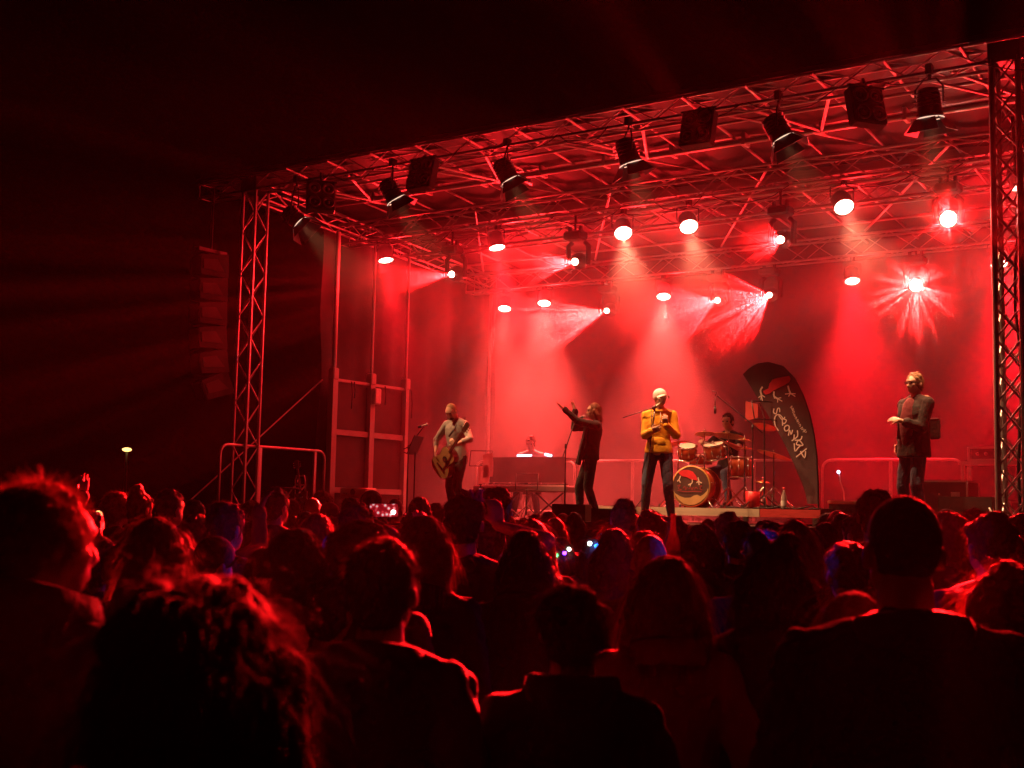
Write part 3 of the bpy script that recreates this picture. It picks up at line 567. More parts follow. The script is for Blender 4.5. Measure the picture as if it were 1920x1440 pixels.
def hair_mesh(P, J, style, vox, ns, wid, seed):
    rs = random.Random(seed); Mh = J['Mh']; h3 = Mh.to_3x3(); m = MB(); H = lambda *v: Mh @ Vector(v); dn = Vector((0, 0, -1)); bk = J['Mu'].to_3x3() @ Vector((0, -1, 0))
    S = STY[style]; pf = P.get('puff', 1)
    if style == 'buzz': m.ball(H(0, -.014, .024), (.078, .094, .098), h3, 18, 12)
    else: m.ball(H(0, -.016, .024), (.084*pf, .100*pf, .102), h3, 18, 12).ball(H(0, -.05, -.03), (.072*pf, .058, .07), h3)
    if style in ('short', 'bun', 'pony', 'fringe'):
        for i in range(26): a = rs.uniform(0, 2*PI); t = rs.uniform(.2, 1.3); m.ball(H(.078*math.sin(t)*math.cos(a), -.016+.092*math.sin(t)*math.sin(a), .024+.095*math.cos(t)), rs.uniform(.014, .026))
    if style in ('bob', 'long', 'longcurly'):
        L = {'bob': .17, 'long': .36, 'longcurly': .42}[style]*P.get('len', 1); wd = (1.0 if style != 'longcurly' else 1.35)*pf
        base = H(0, -.05, -.02)
        for i in range(15):
            u = (i/14-.5)*2; x = u*.088*wd; side = h3 @ Vector((1, 0, 0)); q0 = base+side*(x*.92)+(h3 @ Vector((0, .05*abs(u)**2.2+.0, .015)))
            sp = 1+.28*(1 if style != 'bob' else .1); q1 = J['Mh'].translation+dn*(L*(.85+.3*rs.random())*(1 if abs(u) < .9 else .85))+side*(x*sp)+bk*(.075-.03*abs(u)+.02*rs.random())
            mid = q0.lerp(q1, .45)+bk*.02+side*(x*.10); m.cap(q0, mid, .034, .034, 8).cap(mid, q1, .034, .016 if style != 'bob' else .024, 8)
        if style == 'longcurly':
            for i in range(200):
                a = rs.uniform(0, 2*PI); z = rs.uniform(-L, .10); rr = (.118+.022*noise.noise((a*2, z*9, seed)))*pf*(1-.2*abs(z+.1)/.3)*min(1, math.sqrt(max(.02, (.125-z)/.10)))
                q = J['Mh'].translation+bk*.045+Vector((rr*math.cos(a), rr*math.sin(a)*.85, z)); ql = Mh.inverted() @ q
                if ql.y > .05 and ql.z < .04: continue
                m.ball(q, rs.uniform(.018, .028), n=8, m=6)
    if style == 'curly':
        for i in range(260):
            a = rs.uniform(0, 2*PI); t = rs.uniform(0, 2.1); q = Vector((.092*pf*math.sin(t)*math.cos(a), -.02+.10*pf*math.sin(t)*math.sin(a), .02+.10*pf*math.cos(t)))
            if q.y > .055 and q.z < .05: continue
            m.ball(Mh @ q, rs.uniform(.010, .020), n=8, m=6)
    if style == 'bun': m.ball(H(0, -.05, .135), .042).ball(H(.02, -.04, .15), .03)
    if style == 'pony': m.ball(H(0, -.12, .02), .03).cap(H(0, -.13, .01), H(0, -.16, -.13), .03, .018).cap(H(0, -.14, -.02), H(.02, -.15, -.17), .028, .012)
    if P.get('ears'): m.ball(H(-.045, -.01, .125), (.035, .02, .03), h3).ball(H(.045, -.01, .125), (.035, .02, .03), h3)
    out = remesh(m, vox, 7 if style in ('longcurly', 'curly') else 1, .006 if style in ('short', 'bob', 'long') else (.002 if style == 'buzz' else .011), 26, seed)
    n = len(out.vertices); co = np.empty(n*3, np.float32); no = np.empty(n*3, np.float32); out.vertices.foreach_get('co', co); out.vertices.foreach_get('normal', no); co = co.reshape(-1, 3); no = no.reshape(-1, 3)
    # strands: thin ribbons that leave the surface and fall
    rg = np.random.default_rng(seed); idx = rg.integers(0, n, ns); p = co[idx].copy()-no[idx]*.004; nn = no[idx]
    hl = np.array(Mh.inverted()); loc = p @ hl[:3, :3].T + hl[:3, 3]
    keep = ~((loc[:, 1] > .06) & (loc[:, 2] < .03)); p, nn, idx = p[keep], nn[keep], idx[keep]; ns = len(p)
    down = np.array([0, 0, -1.]); fl = S['flow']; back = np.array(bk); t = down + back*.25 - nn*((down+back*.25)*nn).sum(1)[:, None]; t += rg.normal(0, .12, (ns, 3)); t /= np.linalg.norm(t, axis=1)[:, None]+1e-6
    lift = S['lift']; d = t*(1-lift*.5)+nn*lift*rg.uniform(.1, 1, (ns, 1)) + rg.normal(0, .22 if style in ('curly', 'longcurly', 'short') else .07, (ns, 3))
    seg = 4 if style != 'buzz' else 1; L = S['L']*rg.uniform(.45, 1.25, (ns, 1))/seg; cur = p; side = rg.normal(0, 1, (ns, 3)); rows = []
    curlv = rg.normal(0, 1, (ns, 3))
    for k in range(seg+1):
        dd = d/(np.linalg.norm(d, axis=1)[:, None]+1e-6); s = np.cross(dd, side); s /= np.linalg.norm(s, axis=1)[:, None]+1e-6; wk = wid*(1-.75*k/seg)
        rows.append((cur-s*wk/2, cur+s*wk/2)); cur = cur+dd*L; d = dd*(1-fl*.35)+down*fl*.35 + (curlv*.5*math.sin(k*1.9) if style in ('curly', 'longcurly') else 0) + rg.normal(0, .05, (ns, 3))
    V = np.concatenate([np.stack(r, 1) for r in rows], 1).reshape(-1, 3); st = 2*(seg+1); base = n + np.arange(ns)[:, None]*st
    F = np.concatenate([base+np.array([2*k, 2*k+1, 2*k+3, 2*k+2]) for k in range(seg)], 0)
    nf = len(out.polygons); lv = np.empty(sum(p_.loop_total for p_ in out.polygons), np.int32); out.polygons.foreach_get('vertices', lv); lt = np.empty(nf, np.int32); out.polygons.foreach_get('loop_total', lt)
    me = bpy.data.meshes.new('hair'); AV = np.concatenate([co, V.astype(np.float32)]); me.vertices.add(len(AV)); me.vertices.foreach_set('co', AV.ravel())
    loops = np.concatenate([lv, F.ravel().astype(np.int32)]); tot = np.concatenate([lt, np.full(len(F), 4, np.int32)]); me.loops.add(len(loops)); me.loops.foreach_set('vertex_index', loops)
    me.polygons.add(len(tot)); me.polygons.foreach_set('loop_start', np.concatenate([[0], np.cumsum(tot)[:-1]]).astype(np.int32)); me.polygons.foreach_set('loop_total', tot)
    me.polygons.foreach_set('use_smooth', np.ones(len(tot), bool)); me.update(calc_edges=True); bpy.data.meshes.remove(out); return me
def cap_parts(root, J, m, brim=1, back=0, beanie=0):
    Mh = J['Mh']; h3 = Mh.to_3x3(); c = MB()
    if beanie: c.ball(Mh @ Vector((0, -.012, .035)), (.092, .108, .108), h3, 18, 12); o = link('knitted_hat', remesh(c, .008, 2, .006, 40), m, root); return o
    c.ball(Mh @ Vector((0, -.008, .035)), (.090, .106, .092), h3, 20, 12); c.ball(Mh @ Vector((0, -.01, .01)), (.090, .106, .05), h3, 20, 12)
    o = link('cap', remesh(c, .006, 2, .001), m, root)
    s = -1 if back else 1
    if brim:
        b = MB(); n = 12; vs = []
        for z in (0, .006):
            for i in range(n+1):
                a = PI*i/n; vs.append(Vector((.078*math.cos(a), s*(.07+.03*math.sin(a)), .028+z-.02*math.cos(a)**2))); vs.append(Vector((.082*math.cos(a), s*(.075+.115*math.sin(a)), .012+z-.03*math.cos(a)**2)))
        k = 2*(n+1); fs = [(2*i, 2*i+1, 2*i+3, 2*i+2) for i in range(n)]+[(k+2*i, k+2*i+2, k+2*i+3, k+2*i+1) for i in range(n)]+[(2*i+1, k+2*i+1, k+2*i+3, 2*i+3) for i in range(n)]+[(2*i, 2*i+2, k+2*i+2, k+2*i) for i in range(n)]
        b.add([Mh @ v for v in vs], fs, True).build('peak', m, o)
    return o
def person(P, loc, rz, H, label, top=('jacket', 'black'), bottom='jeans', hair=('short', 'dark'), vox=.012, ns=1200, wid=.002, group=None, skin=None, seed=1, extra=None):
    J = skeleton(P); root = empty('person', loc, rz, label, 'person', group); s = H/1.75; root.scale = (s, s, s)
    b = link('body', body_mesh(P, J, vox), skin or SKIN, root)
    if P.get('face', 1) and P.get('eyes', 0):
        for q in (-1, 1): MB().ball(J['Mh'] @ Vector((q*.030, .0795, .008)), .0125).build('eye', EYE, b)
    link('top', top_mesh(P, J, vox*1.15, top[0], seed), CL[top[1]], root)['label'] = top[1]+' '+top[0]
    link('trousers', trouser_mesh(P, J, vox*1.25, seed+3), CL[bottom], root)
    if P.get('collar'): collar(root, J, CL[top[1]], *P['collar'])
    for n in 'LR': link('shoe', shoe_mesh(J, n), SHOE, root)
    if hair: link('hair', hair_mesh(P, J, hair[0], max(.007, vox*.75), ns, wid, seed), HAIR[hair[1]], root)
    if extra: extra(root, J)
    return root, J
# ================================================================== THE BAND
RX = lambda a: Matrix.Rotation(a, 3, 'X'); RY = lambda a: Matrix.Rotation(a, 3, 'Y'); RZ = lambda a: Matrix.Rotation(a, 3, 'Z')
def face_to(P, tx, ty): return math.atan2(-(tx-P.x), ty-P.y)
# --- male singer in the yellow hoodie and pale cap
PS = atY(1236, 735, .85); HS = 1.86; rzs = R(196)
def ex(root, J):
    cap_parts(root, J, CL['white'])
    T = lambda *v: J['Mu'] @ Vector(v)
    m = MB(); m.ball(T(0, .112, 1.04), (.12, .024, .075), J['Mu'].to_3x3(), 16, 10); link('front_pocket', remesh(m, .01, 2, .006, 14), CL['yellow'], root)
    MB().path([T(-.04, .115, 1.43), T(-.045, .132, 1.36), T(-.04, .138, 1.25)], .004, 6).path([T(.04, .12, 1.44), T(.045, .135, 1.38), T(.05, .138, 1.28)], .004, 6).build('drawstring', CL['white'], root)
singer, JS = person(dict(head=(38, -2, 0), broad=.93, eyes=1, lean=-2, wR=(.04, .30, 1.17), eR=(.35, -.35, -.9), hR=((-.8, .35, .25), (0, -1, .1), .6, 1), wL=(-.15, .27, 1.25), eL=(-.35, -.3, -.9), hL=((.15, .25, .9), (0, -.5, .2), .9, 1), aL=(-.17, -.02, .085), aR=(.17, .03, .085)), (PS.x, PS.y, DK), rzs, HS, 'man in yellow hoodie and pale baseball cap singing at the centre microphone stand', ('hoodie', 'yellow'), 'jeans', ('buzz', 'brown'), .0085, 500, .0012, seed=5, extra=ex)
# --- female singer in profile, both hands raised
PF = atY(1108, 764, .95)
def exf(root, J):
    T = lambda *v: J['Mu'] @ Vector(v); m = MB()
    m.path([T(.10, .12, 1.40), T(.09, .13, 1.2), T(.07, .15, 1.0), T(.06, .17, .82)], [.018, .03, .035, .03], 8).path([T(-.10, .12, 1.40), T(-.10, .13, 1.2), T(-.08, .15, 1.0), T(-.07, .16, .80)], [.018, .03, .035, .03], 8)
    link('cardigan_front', remesh(m, .01, 2, .006), CL['black'], root)
female, JF = person(dict(fem=1, head=(-6, 4, 0), eyes=1, lean=-7, hip=(0, .0, .94), wL=(-.12, .40, 1.62), eL=(-.1, .05, -1), hL=((0, .75, .55), (.1, -.35, .9), [.35, .12, .1, .25], 1), wR=(.12, .22, 1.62), eR=(.2, .5, -1), hR=((.1, .22, .95), (-.2, .8, .1), [.2, .6, .8, .5], 1), aL=(-.09, -.10, .085), aR=(.10, .12, .085), kL=(0, 1, .1), hem=.90, puff=.96), (PF.x, PF.y, DK), R(128), 1.72, 'woman in black singing in profile with both hands raised', ('shirt', 'black'), 'black', ('bob', 'auburn'), .0085, 2200, .0014, seed=6, extra=exf)
# --- guitarist looking down
PG = atY(860, 779, 1.6); GH = 1.86
guitarist, JG = person(dict(head=(8, 34, 0), eyes=1, lean=9, twist=4, sleeve=.45, wR=(.21, .26, .98), eR=(1, -.4, .3), hR=((-.35, .3, -.6), (-.6, -.3, 0), .5, 1), wL=(-.27, .30, 1.07), eL=(-.8, -.3, -.7), hL=((.5, .2, .55), (.3, -.8, 0), 1.0, 1), aL=(-.13, .05, .085), aR=(.13, -.05, .085)), (PG.x, PG.y, DK), R(168), GH, 'bearded guitarist in grey shirt looking down at his acoustic guitar', ('shirt', 'shirtgrey'), 'black', ('buzz', 'blond'), .0085, 500, .0012, seed=7,
    extra=lambda root, J: link('beard', remesh(MB().ball(J['Mh'] @ Vector((0, .06, -.085)), (.05, .042, .035), J['Mh'].to_3x3()), .007, 1, .006, 40), HAIR['brown'], root))
def guitar_mesh_parts(root, M, acoustic=True, cols=None):
    """guitar: local x along the neck, y across the body, z out of the top"""
    def tr(mb): mb.v = [tuple(M @ Vector(v)) for v in mb.v]; return mb
    top = mat('spruce_top', (.62, .36, .16), .22, 0, .1, 3, coat=.6) if acoustic else mat('sunburst_top', (.06, .02, .012), .2, 0, .3, 3, coat=.8)
    dark = mat('rosewood', (.06, .025, .015), .35, 0, .3, 6)
    if acoustic: prof = [(-.25, 0), (-.245, .09), (-.20, .165), (-.12, .195), (-.04, .17), (.03, .125), (.10, .128), (.17, .142), (.225, .11), (.245, .04)]
    else: prof = [(-.22, 0), (-.215, .08), (-.17, .15), (-.09, .165), (-.02, .13), (.04, .105), (.10, .12), (.17, .13), (.19, .09), (.17, .04)]
    sp_ = [prof[0]]
    for i in range(len(prof)-1):
        a0, b0, c0, d0 = prof[max(i-1, 0)], prof[i], prof[i+1], prof[min(i+2, len(prof)-1)]
        for t in (.25, .5, .75, 1): sp_.append(tuple(.5*(2*b0[k]+(c0[k]-a0[k])*t+(2*a0[k]-5*b0[k]+4*c0[k]-d0[k])*t*t+(3*b0[k]-a0[k]-3*c0[k]+d0[k])*t**3) for k in (0, 1)))
    prof = sp_
    pts = [(x, -y) for x, y in prof] + [(x, y) for x, y in reversed(prof[1:])]
    th = .10 if acoustic else .045
    b = tr(MB().prism(pts, th)).build('guitar_body', dark, root)
    tr(MB().prism([(x*.985, y*.985) for x, y in pts], .006, c=(0, 0, th/2+.003))).build('soundboard', top, b)
    if acoustic:
        tr(MB().lathe([(.001, th/2+.008), (.05, th/2+.008)], 20, (.06, 0, 0), closed=False)).build('sound_hole', mat('sound_hole_dark', (.01, .008, .006), .8), b)
        tr(MB().prism([(.10, -.05), (.02, -.045), (-.03, -.09), (.03, -.11), (.10, -.09)], .004, c=(0, 0, th/2+.008))).build('pickguard', mat('pickguard_black', (.02, .02, .02), .2), b)
    else:
        for x in (.08, -.02): tr(MB().box((x, 0, th/2+.012), (.035, .08, .014), bev=.003)).build('pickup', CHROME, b)
    tr(MB().box((-.10 if acoustic else -.09, 0, th/2+.012), (.03, .16 if acoustic else .08, .012), bev=.003)).build('bridge', dark if acoustic else CHROME, b)
    tr(MB().box((.43, 0, th/2-.004), (.46, .05, .028), bev=.008)).build('neck', dark, root)
    h = tr(MB().prism([(.66, -.025), (.68, -.036), (.84, -.04), (.85, 0), (.84, .04), (.68, .036), (.66, .025)], .018, c=(0, 0, th/2-.012))).build('headstock', dark, root)
    for i in range(3):
        for s in (-1, 1): tr(MB().cap((.71+.045*i, s*.035, th/2-.012), (.71+.045*i, s*.062, th/2-.012), .005).box((.71+.045*i, s*.068, th/2-.012), (.022, .016, .012), bev=.003)).build('tuning_peg', CHROME, h)
    sm_ = MB()
    for i in range(6): y = (i-2.5)*.0085; sm_.tube((-.10, y, th/2+.02), (.68, y*.8, th/2+.014), .0009, n=4)
    tr(sm_).build('string', CHROME, root)
mg = guitarist.matrix_basis = Matrix.LocRotScale(guitarist.location, guitarist.rotation_euler, guitarist.scale)
ga = empty('acoustic_guitar', (0, 0, 0), 0, 'acoustic guitar with pale top held by the guitarist in the grey shirt', 'guitar')
def frame3(x, z, o): x = Vector(x).normalized(); z = Vector(z); z = (z-x*z.dot(x)).normalized(); y = z.cross(x); return Matrix(((x.x, y.x, z.x, o[0]), (x.y, y.y, z.y, o[1]), (x.z, y.z, z.z, o[2]), (0, 0, 0, 1)))
GM = mg @ frame3((-.68, .10, .60), (-.05, 1, -.22), (.0, .235, .83))
ga.location = GM.translation; GL = Matrix.Translation(-GM.translation) @ GM; guitar_mesh_parts(ga, GL)
def wpath(root, mtx, pts, r, name, m): return MB().path([mtx @ Vector(p)-root.location for p in pts], r, 6).build(name, m, root)
wpath(ga, mg, [(.18, .20, .78), (.24, .03, 1.0), (.18, -.12, 1.36), (.02, -.13, 1.46), (-.08, -.06, 1.50), (-.10, .07, 1.45), (-.1, .16, 1.33), (-.06, .24, 1.2)], .016, 'strap', BLACKP)
# --- man in dark jacket at right
PM = atY(1712, 716, .42)
def exm(root, J):
    Mh = J['Mh']; T = lambda *v: J['Mu'] @ Vector(v)
    gl = MB()
    for s in (-1, 1): gl.path([Mh @ Vector((s*.031+.021*math.cos(a), .100, .008+.013*math.sin(a))) for a in [x*PI/5 for x in range(11)]], .0028, 5).path([Mh @ Vector((s*.055, .1, .012)), Mh @ Vector((s*.082, .0, .01))], .003, 5)
    gl.path([Mh @ Vector((-.01, .105, .01)), Mh @ Vector((.01, .105, .01))], .003, 5).build('spectacles', BLACKP, root)
    MB().path([T(.09, .13, 1.40), T(.07, .145, 1.2), T(.06, .15, 1.0)], [.02, .03, .03], 8).build('jacket_edge', CL['black'], root)
    link('undershirt', remesh(MB().ball(T(-.015, .082, 1.16), (.105, .110, .31), J['Mu'].to_3x3(), 14, 10), .012, 2, .004), CL['maroon'], root)
    m = MB(); m.ball(T(0, -.10, 1.47), (.12, .06, .05), J['Mu'].to_3x3()); link('hood_lining', remesh(m, .01, 2, .008), CL['tan'], root)
mcman, JM = person(dict(head=(6, 0, 0), eyes=1, broad=1.04, lean=-3, hem=.80, wL=(-.08, .27, 1.20), eL=(-.3, -.6, -.8), hL=((.7, .25, .15), (-.2, -.6, -.5), .45, 1), wR=(.25, -.02, .95), eR=(.6, -.8, -.1), sleeve=.7), (PM.x, PM.y, DK), R(148), 1.88, 'man with glasses in open dark jacket standing in front of the right back handrail', ('coat', 'black'), 'jeans', ('short', 'blond'), .0085, 1500, .0014, seed=8, extra=exm)
# he carries a bag behind his back
bg = mcman.matrix_basis = Matrix.LocRotScale(mcman.location, mcman.rotation_euler, mcman.scale); q = bg @ Vector((-.14, -.18, 1.12))
b = empty('shoulder_bag', q, R(148), 'small flat dark bag hanging behind the man with glasses', 'bag'); MB().box((0, 0, 0), (.17, .05, .24), bev=.02).build('pouch', CL['black'], b)
MB().box((0, 0, .125), (.15, .055, .012), bev=.004).build('zip_edge', BLACKM, b)
# --- drummer
RZR = DK+.22
PD = atY(1366, 762, 2.95)
drummer, JD = person(dict(head=(0, 6, 0), eyes=1, hip=(0, 0, .60), wR=(.20, .42, .98), eR=(.5, -.3, -.8), hR=((-.1, .9, -.1), (0, -.2, -.9), .9, 1), wL=(-.18, .42, .94), eL=(-.5, -.3, -.8), hL=((.1, .9, -.1), (0, -.2, -.9), .9, 1), aL=(-.24, .45, .085), aR=(.24, .42, .085)), (PD.x, 2.95, RZR+.02), R(178), 1.78, 'drummer in a dark T-shirt seated behind the drum kit', ('tshirt', 'black'), 'jeans', ('short', 'dark'), .009, 700, .0014, seed=9)
# --- keyboard player with headphones behind the desk
PK = atY(998, 824, 5.0)
def exk(root, J):
    Mh = J['Mh']
    o = MB().path([Mh @ Vector((.098*math.cos(a), -.01, .015+.128*math.sin(a))) for a in [PI*i/12 for i in range(13)]], .012, 8).build('headphones', mat('white_plastic', (.7, .7, .7), .35), root)
    for s in (-1, 1): MB().ball(Mh @ Vector((s*.098, -.005, .0)), (.022, .036, .042), Mh.to_3x3()).build('ear_cup', MATS['white_plastic'], o)
kbman, JK = person(dict(head=(0, 18, 0), eyes=1, hip=(0, 0, .60), lean=6, wR=(.16, .36, .96), eR=(.4, -.3, -.8), wL=(-.2, .38, .92), eL=(-.4, -.3, -.8), aL=(-.2, .4, .085), aR=(.2, .4, .085)), (PK.x, 5.0, DK), R(200), 1.90, 'keyboard player with white headphones sitting behind the dark desk panel', ('shirt', 'white'), 'jeans', ('short', 'brown'), .010, 300, .0014, seed=10)
# ================================================================== THINGS ON THE STAGE
V = Vector
def micstand(base, topz, boom=None, lab='', basekind='round', grp='microphone stands', legs=None):
    """base: floor point; boom: list of world points the arm runs through"""
    b = V(base); root = empty('microphone_stand', b, 0, lab, 'microphone stand', grp)
    if basekind == 'round': MB().lathe([(.12, 0), (.125, .012), (.04, .03), (.015, .05)], 24).build('base', BLACKM, root)
    else:
        for k in range(3): a = 2*PI*k/3+.5; rod('leg', (.28*math.cos(a), .28*math.sin(a), .012), (0, 0, .16), .009, BLACKM, root)
    tp = V(topz)-b; rod('pole', (0, 0, .02), tp*.55+V((0, 0, .0)), .0135, BLACKM, root); rod('pole', tp*.53, tp, .0095, BLACKM, root)
    MB().cap(tp+V((0, 0, -.03)), tp+V((0, 0, .015)), .018).build('clutch', BLACKM, root)
    if boom:
        for i in range(len(boom)-1): rod('boom', V(boom[i])-b, V(boom[i+1])-b, .0085, BLACKM, root)
    return root
def mic(p, d, lab, L=.17, pale=False):
    d = V(d).normalized(); root = empty('microphone', p, 0, lab, 'microphone', 'vocal microphones')
    MB().lathe([(.012, 0), (.014, .02), (.019, L-.01), (.020, L)], 16, (0, 0, 0), d).build('handle', mat('mic_champagne', (.55, .45, .40), .4, .5) if pale else BLACKM, root)
    g = MB().ball(d*(L+.018), (.026, .026, .026), n=16, m=10); g.lathe([(.027, L+.012), (.028, L+.022)], 16, (0, 0, 0), d); g.build('grille', mat('mic_grille', (.35, .34, .33), .4, .8, .3, 300, .8, 400), root)
    MB().tube(d*.03-d*.02, d*.08, .022, n=14).build('holder', BLACKP, root); return root
def mouth(root, J): return root.matrix_basis @ (J['Mh'] @ V((0, .115, -.062)))
for o in (singer, female, guitarist, mcman, drummer, kbman): o.matrix_basis
def mbasis(o): return Matrix.LocRotScale(o.location, o.rotation_euler, o.scale)
def mouth(o, J): return mbasis(o) @ (J['Mh'] @ V((0, .115, -.062)))
DKV = V((0, 0, 0))
# female singer's microphone: comes level from the left
mf = mouth(female, JF); d = (mf-atY(1072, 790, mf.y-.15)).normalized(); p = mf-d*.225
mic(p, d, 'dark vocal microphone at the mouth of the woman in black')
bs = V((atY(1059, 940, .62).x, .62, DK)); tp = V((bs.x, bs.y, atY(1059, 836, .62).z))
micstand(bs, tp, [tp+(tp-p).normalized()*.18, p+d*.05], 'straight microphone stand in front of the woman in black', 'round')
# hoodie singer's microphone and stand
ms = mouth(singer, JS); p0 = atY(1206, 771, ms.y-.12); d = (ms-p0).normalized(); d = (d+V((0, 0, .1))).normalized(); p = ms-d*.20
mic(p, d, 'pale champagne microphone at the mouth of the hoodie singer', pale=True)
bs = V((atY(1203, 940, .35).x, .35, DK)); tp = p+d*.06+V((-.01, 0, -.03))
micstand(bs, tp, [p+d*.03, atY(1168, 783, ms.y-.1)], 'dark microphone stand leaning in front of the hoodie singer')
tag(MB().path([tuple(p), tuple(tp+V((-.03, -.03, -.25))), tuple(tp+V((-.07, -.03, -.55))), tuple(tp+V((-.16, -.04, -.85))), tuple(tp+V((-.12, -.03, -1.2))), (bs.x-.2, bs.y-.1, DK+.02)], .006, 6).build('microphone_cable', BLACKP), 'black cable looping down beside the hoodie singer microphone stand', 'cable')
# guitarist's microphone stand, on the far left of the band
bs = V((atY(763, 940, 1.35).x, 1.35, DK)); tp = V((bs.x, 1.35, atY(763, 838, 1.35).z)); e = atY(797, 797, 1.35)
micstand(bs, tp, [atY(757, 842, 1.35), tp, e], 'microphone stand with a short boom left of the guitarist')
mic(atY(784, 801, 1.35), (atY(806, 795, 1.35)-atY(784, 801, 1.35)), 'pale microphone on the boom left of the guitarist', pale=True)
def musicstand(base, z, rz, tilt, lab, sheets=(), kind='desk'):
    root = empty('music_stand', base, rz, lab, 'music stand', 'music stands'); 
    for k in range(3): a = 2*PI*k/3; rod('leg', (.25*math.cos(a), .25*math.sin(a), .01), (0, 0, .2), .008, BLACKM, root)
    rod('pole', (0, 0, .05), (0, 0, z), .011, BLACKM, root)
    M = RX(tilt)
    if kind == 'desk': m = MB().box((0, 0, z+.12), (.46, .012, .32), M).box(V((0, 0, z+.12))+M @ V((0, -.03, -.16)), (.46, .06, .012), M); m.build('desk', BLACKM, root)
    else:
        m = MB(); q = [V((0, 0, z+.12))+M @ V(v) for v in ((-.2, 0, -.15), (-.2, 0, .12), (.2, 0, .12), (.2, 0, -.15))]
        for i in range(4): m.tube(q[i], q[(i+1) % 4], .008, n=6)
        m.build('desk', BLACKM, root)
    return root, M
r_, M = musicstand((atY(777, 900, 1.2).x, 1.2, DK), 1.02, R(-70), R(-22), 'black music stand beside the guitarist, seen nearly edge on')
MB().box(V((0, -.015, 1.15)), (.36, .01, .27), M).build('songbook', mat('songbook_cover', (.25, .05, .05), .5), r_)
x = atY(902, 880, 3.0).x
r_, M = musicstand((x, 3.0, DK), .90, R(20), R(-12), 'thin music stand with two pale sheets hanging off its right side', kind='wire')
def curled(c, w, h, b, m, par):
    o = sheet(lambda u, v: (c[0]+w*(u-.5), c[1]+b*math.sin(u*PI)+.02*math.sin(v*4), c[2]+h*(v-.5)+.03*math.sin(u*2)), 8, 8); return o.build('sheet_of_paper', m, par)
tag(curled((x+.19, 2.93, atY(918, 875, 3).z), .21, .40, .04, mat('thin_paper', (.45, .38, .35), .8, trans=.3), None), 'upper pale sheet of paper on the thin music stand', 'paper')
tag(curled((x+.12, 2.90, atY(914, 892, 3).z), .22, .30, .05, MATS['thin_paper'], None), 'lower crumpled sheet hanging below the other one on the thin music stand', 'paper')
musicstand((atY(988, 900, 2.8).x, 2.8, DK), .50, R(10), R(-8), 'low wire music stand in front of the keyboard', kind='wire')
# keyboard desk with dark panel
xa, xb = 1.93, 3.56; dk = empty('keyboard_desk', ((xa+xb)/2, 4.35, DK), 0, 'wide desk with a dark front panel hiding the keyboard player', 'desk')
MB().box((0, 0, .86), (xb-xa, .02, .46)).build('front_panel', mat('grey_panel', (.05, .048, .046), .6), dk); MB().box((0, .3, 1.06), (xb-xa+.04, .62, .03)).build('table_top', BLACKM, dk)
for s in (-1, 1):
    for y in (.03, .55): rod('leg', (s*.75, y, 0), (s*.75, y, 1.04), .02, GALV, dk)
SCRN = mat('cool_screen', (.8, .85, 1), .4, emit=(.62, .72, 1), estr=2.6)
P = atY(990, 853, 4.5); lp = empty('laptop', (P.x, 4.5, DK+1.085), 0, 'open laptop glowing blue-white on the keyboard desk', 'laptop')
MB().box((0, 0, .008), (.34, .24, .016), bev=.003).build('keyboard_base', BLACKP, lp); MB().box((0, -.12, .035), (.32, .012, .035), RX(-.3)).build('screen', SCRN, lp)
P = atY(1028, 851, 4.5); lp = empty('tablet', (P.x, 4.5, DK+1.08), .3, 'small glowing tablet at the right end of the keyboard desk', 'tablet'); MB().box((0, 0, .05), (.14, .012, .05), RY(.25)).build('screen', SCRN, lp); MB().box((0, .02, .02), (.1, .05, .03)).build('foot', BLACKP, lp)
# electric piano on an X stand
kb = empty('stage_piano', (3.25, 3.5, DK), 0, 'long stage piano on a crossed stand in front of the desk', 'keyboard'); Z = .50
MB().box((0, 0, Z), (1.95, .36, .11), bev=.02).build('case', mat('piano_grey', (.12, .11, .11), .45), kb)
wk = MB(); bk_ = MB()
for i in range(44):
    me_k = 1
    bar('white_key', (-.80+i*.0365, .12, Z+.062), (.034, .14, .02), WHITEP, kb)
    if i % 7 not in (2, 6): bar('black_key', (-.78+i*.0365, .09, Z+.08), (.018, .09, .018), BLACKP, kb)
for x in (-.88, -.86, -.9): MB().lathe([(.014, 0), (.012, .02)], 10, (x, -.08, Z+.055)).build('knob', BLACKM, kb)
for s in (-1, 1):
    for q in (-1, 1): rod('stand_leg', (s*.45-q*.28, .1, .02), (s*.45+q*.28, .1, Z-.06), .018, BLACKM, kb)
st_ = empty('stool', (kbman.location.x, 5.02, DK), 0, 'round stool under the keyboard player', 'stool'); MB().lathe([(.01, 0), (.17, 0), (.18, .03), (.17, .06), (.01, .06)], 20, (0, 0, .42)).build('seat', BLACKP, st_)
for k in range(3): a = 2*PI*k/3; rod('leg', (.22*math.cos(a), .22*math.sin(a), 0), (0, 0, .43), .012, CHROME, st_)
# drum riser
rs_ = empty('drum_riser', (7.6, 2.6, DK), 0, 'low pale-edged platform under the drum kit', 'riser'); FASC = mat('pale_fascia', (.62, .50, .38), .6, 0, .12, 3, .1, 30)
for i in range(2): bar('deck_panel', (-.84+1.68*i, 0, .19), (1.66, 2.1, .06), DECKM, rs_)
bar('fascia', (-.42, -1.07, .165), (2.5, .02, .11), FASC, rs_); bar('fascia', (1.27, -1.07, .165), (.86, .02, .11), mat('red_fascia', (.6, .05, .05), .5), rs_)
for x in (-1.62, -.5, .6, 1.6):
    for y in (-1.0, 1.0): bar('leg', (x, y, .08), (.06, .06, .16), GALV, rs_)
for (x, y) in ((6.55, 1.35),): MB()
bar('corner_post', (-1.72, -1.06, .11), (.12, .04, .24), FASC, rs_)
RUG = mat('red_rug', (.42, .03, .04), .95, 0, .3, 20, .5, 60)
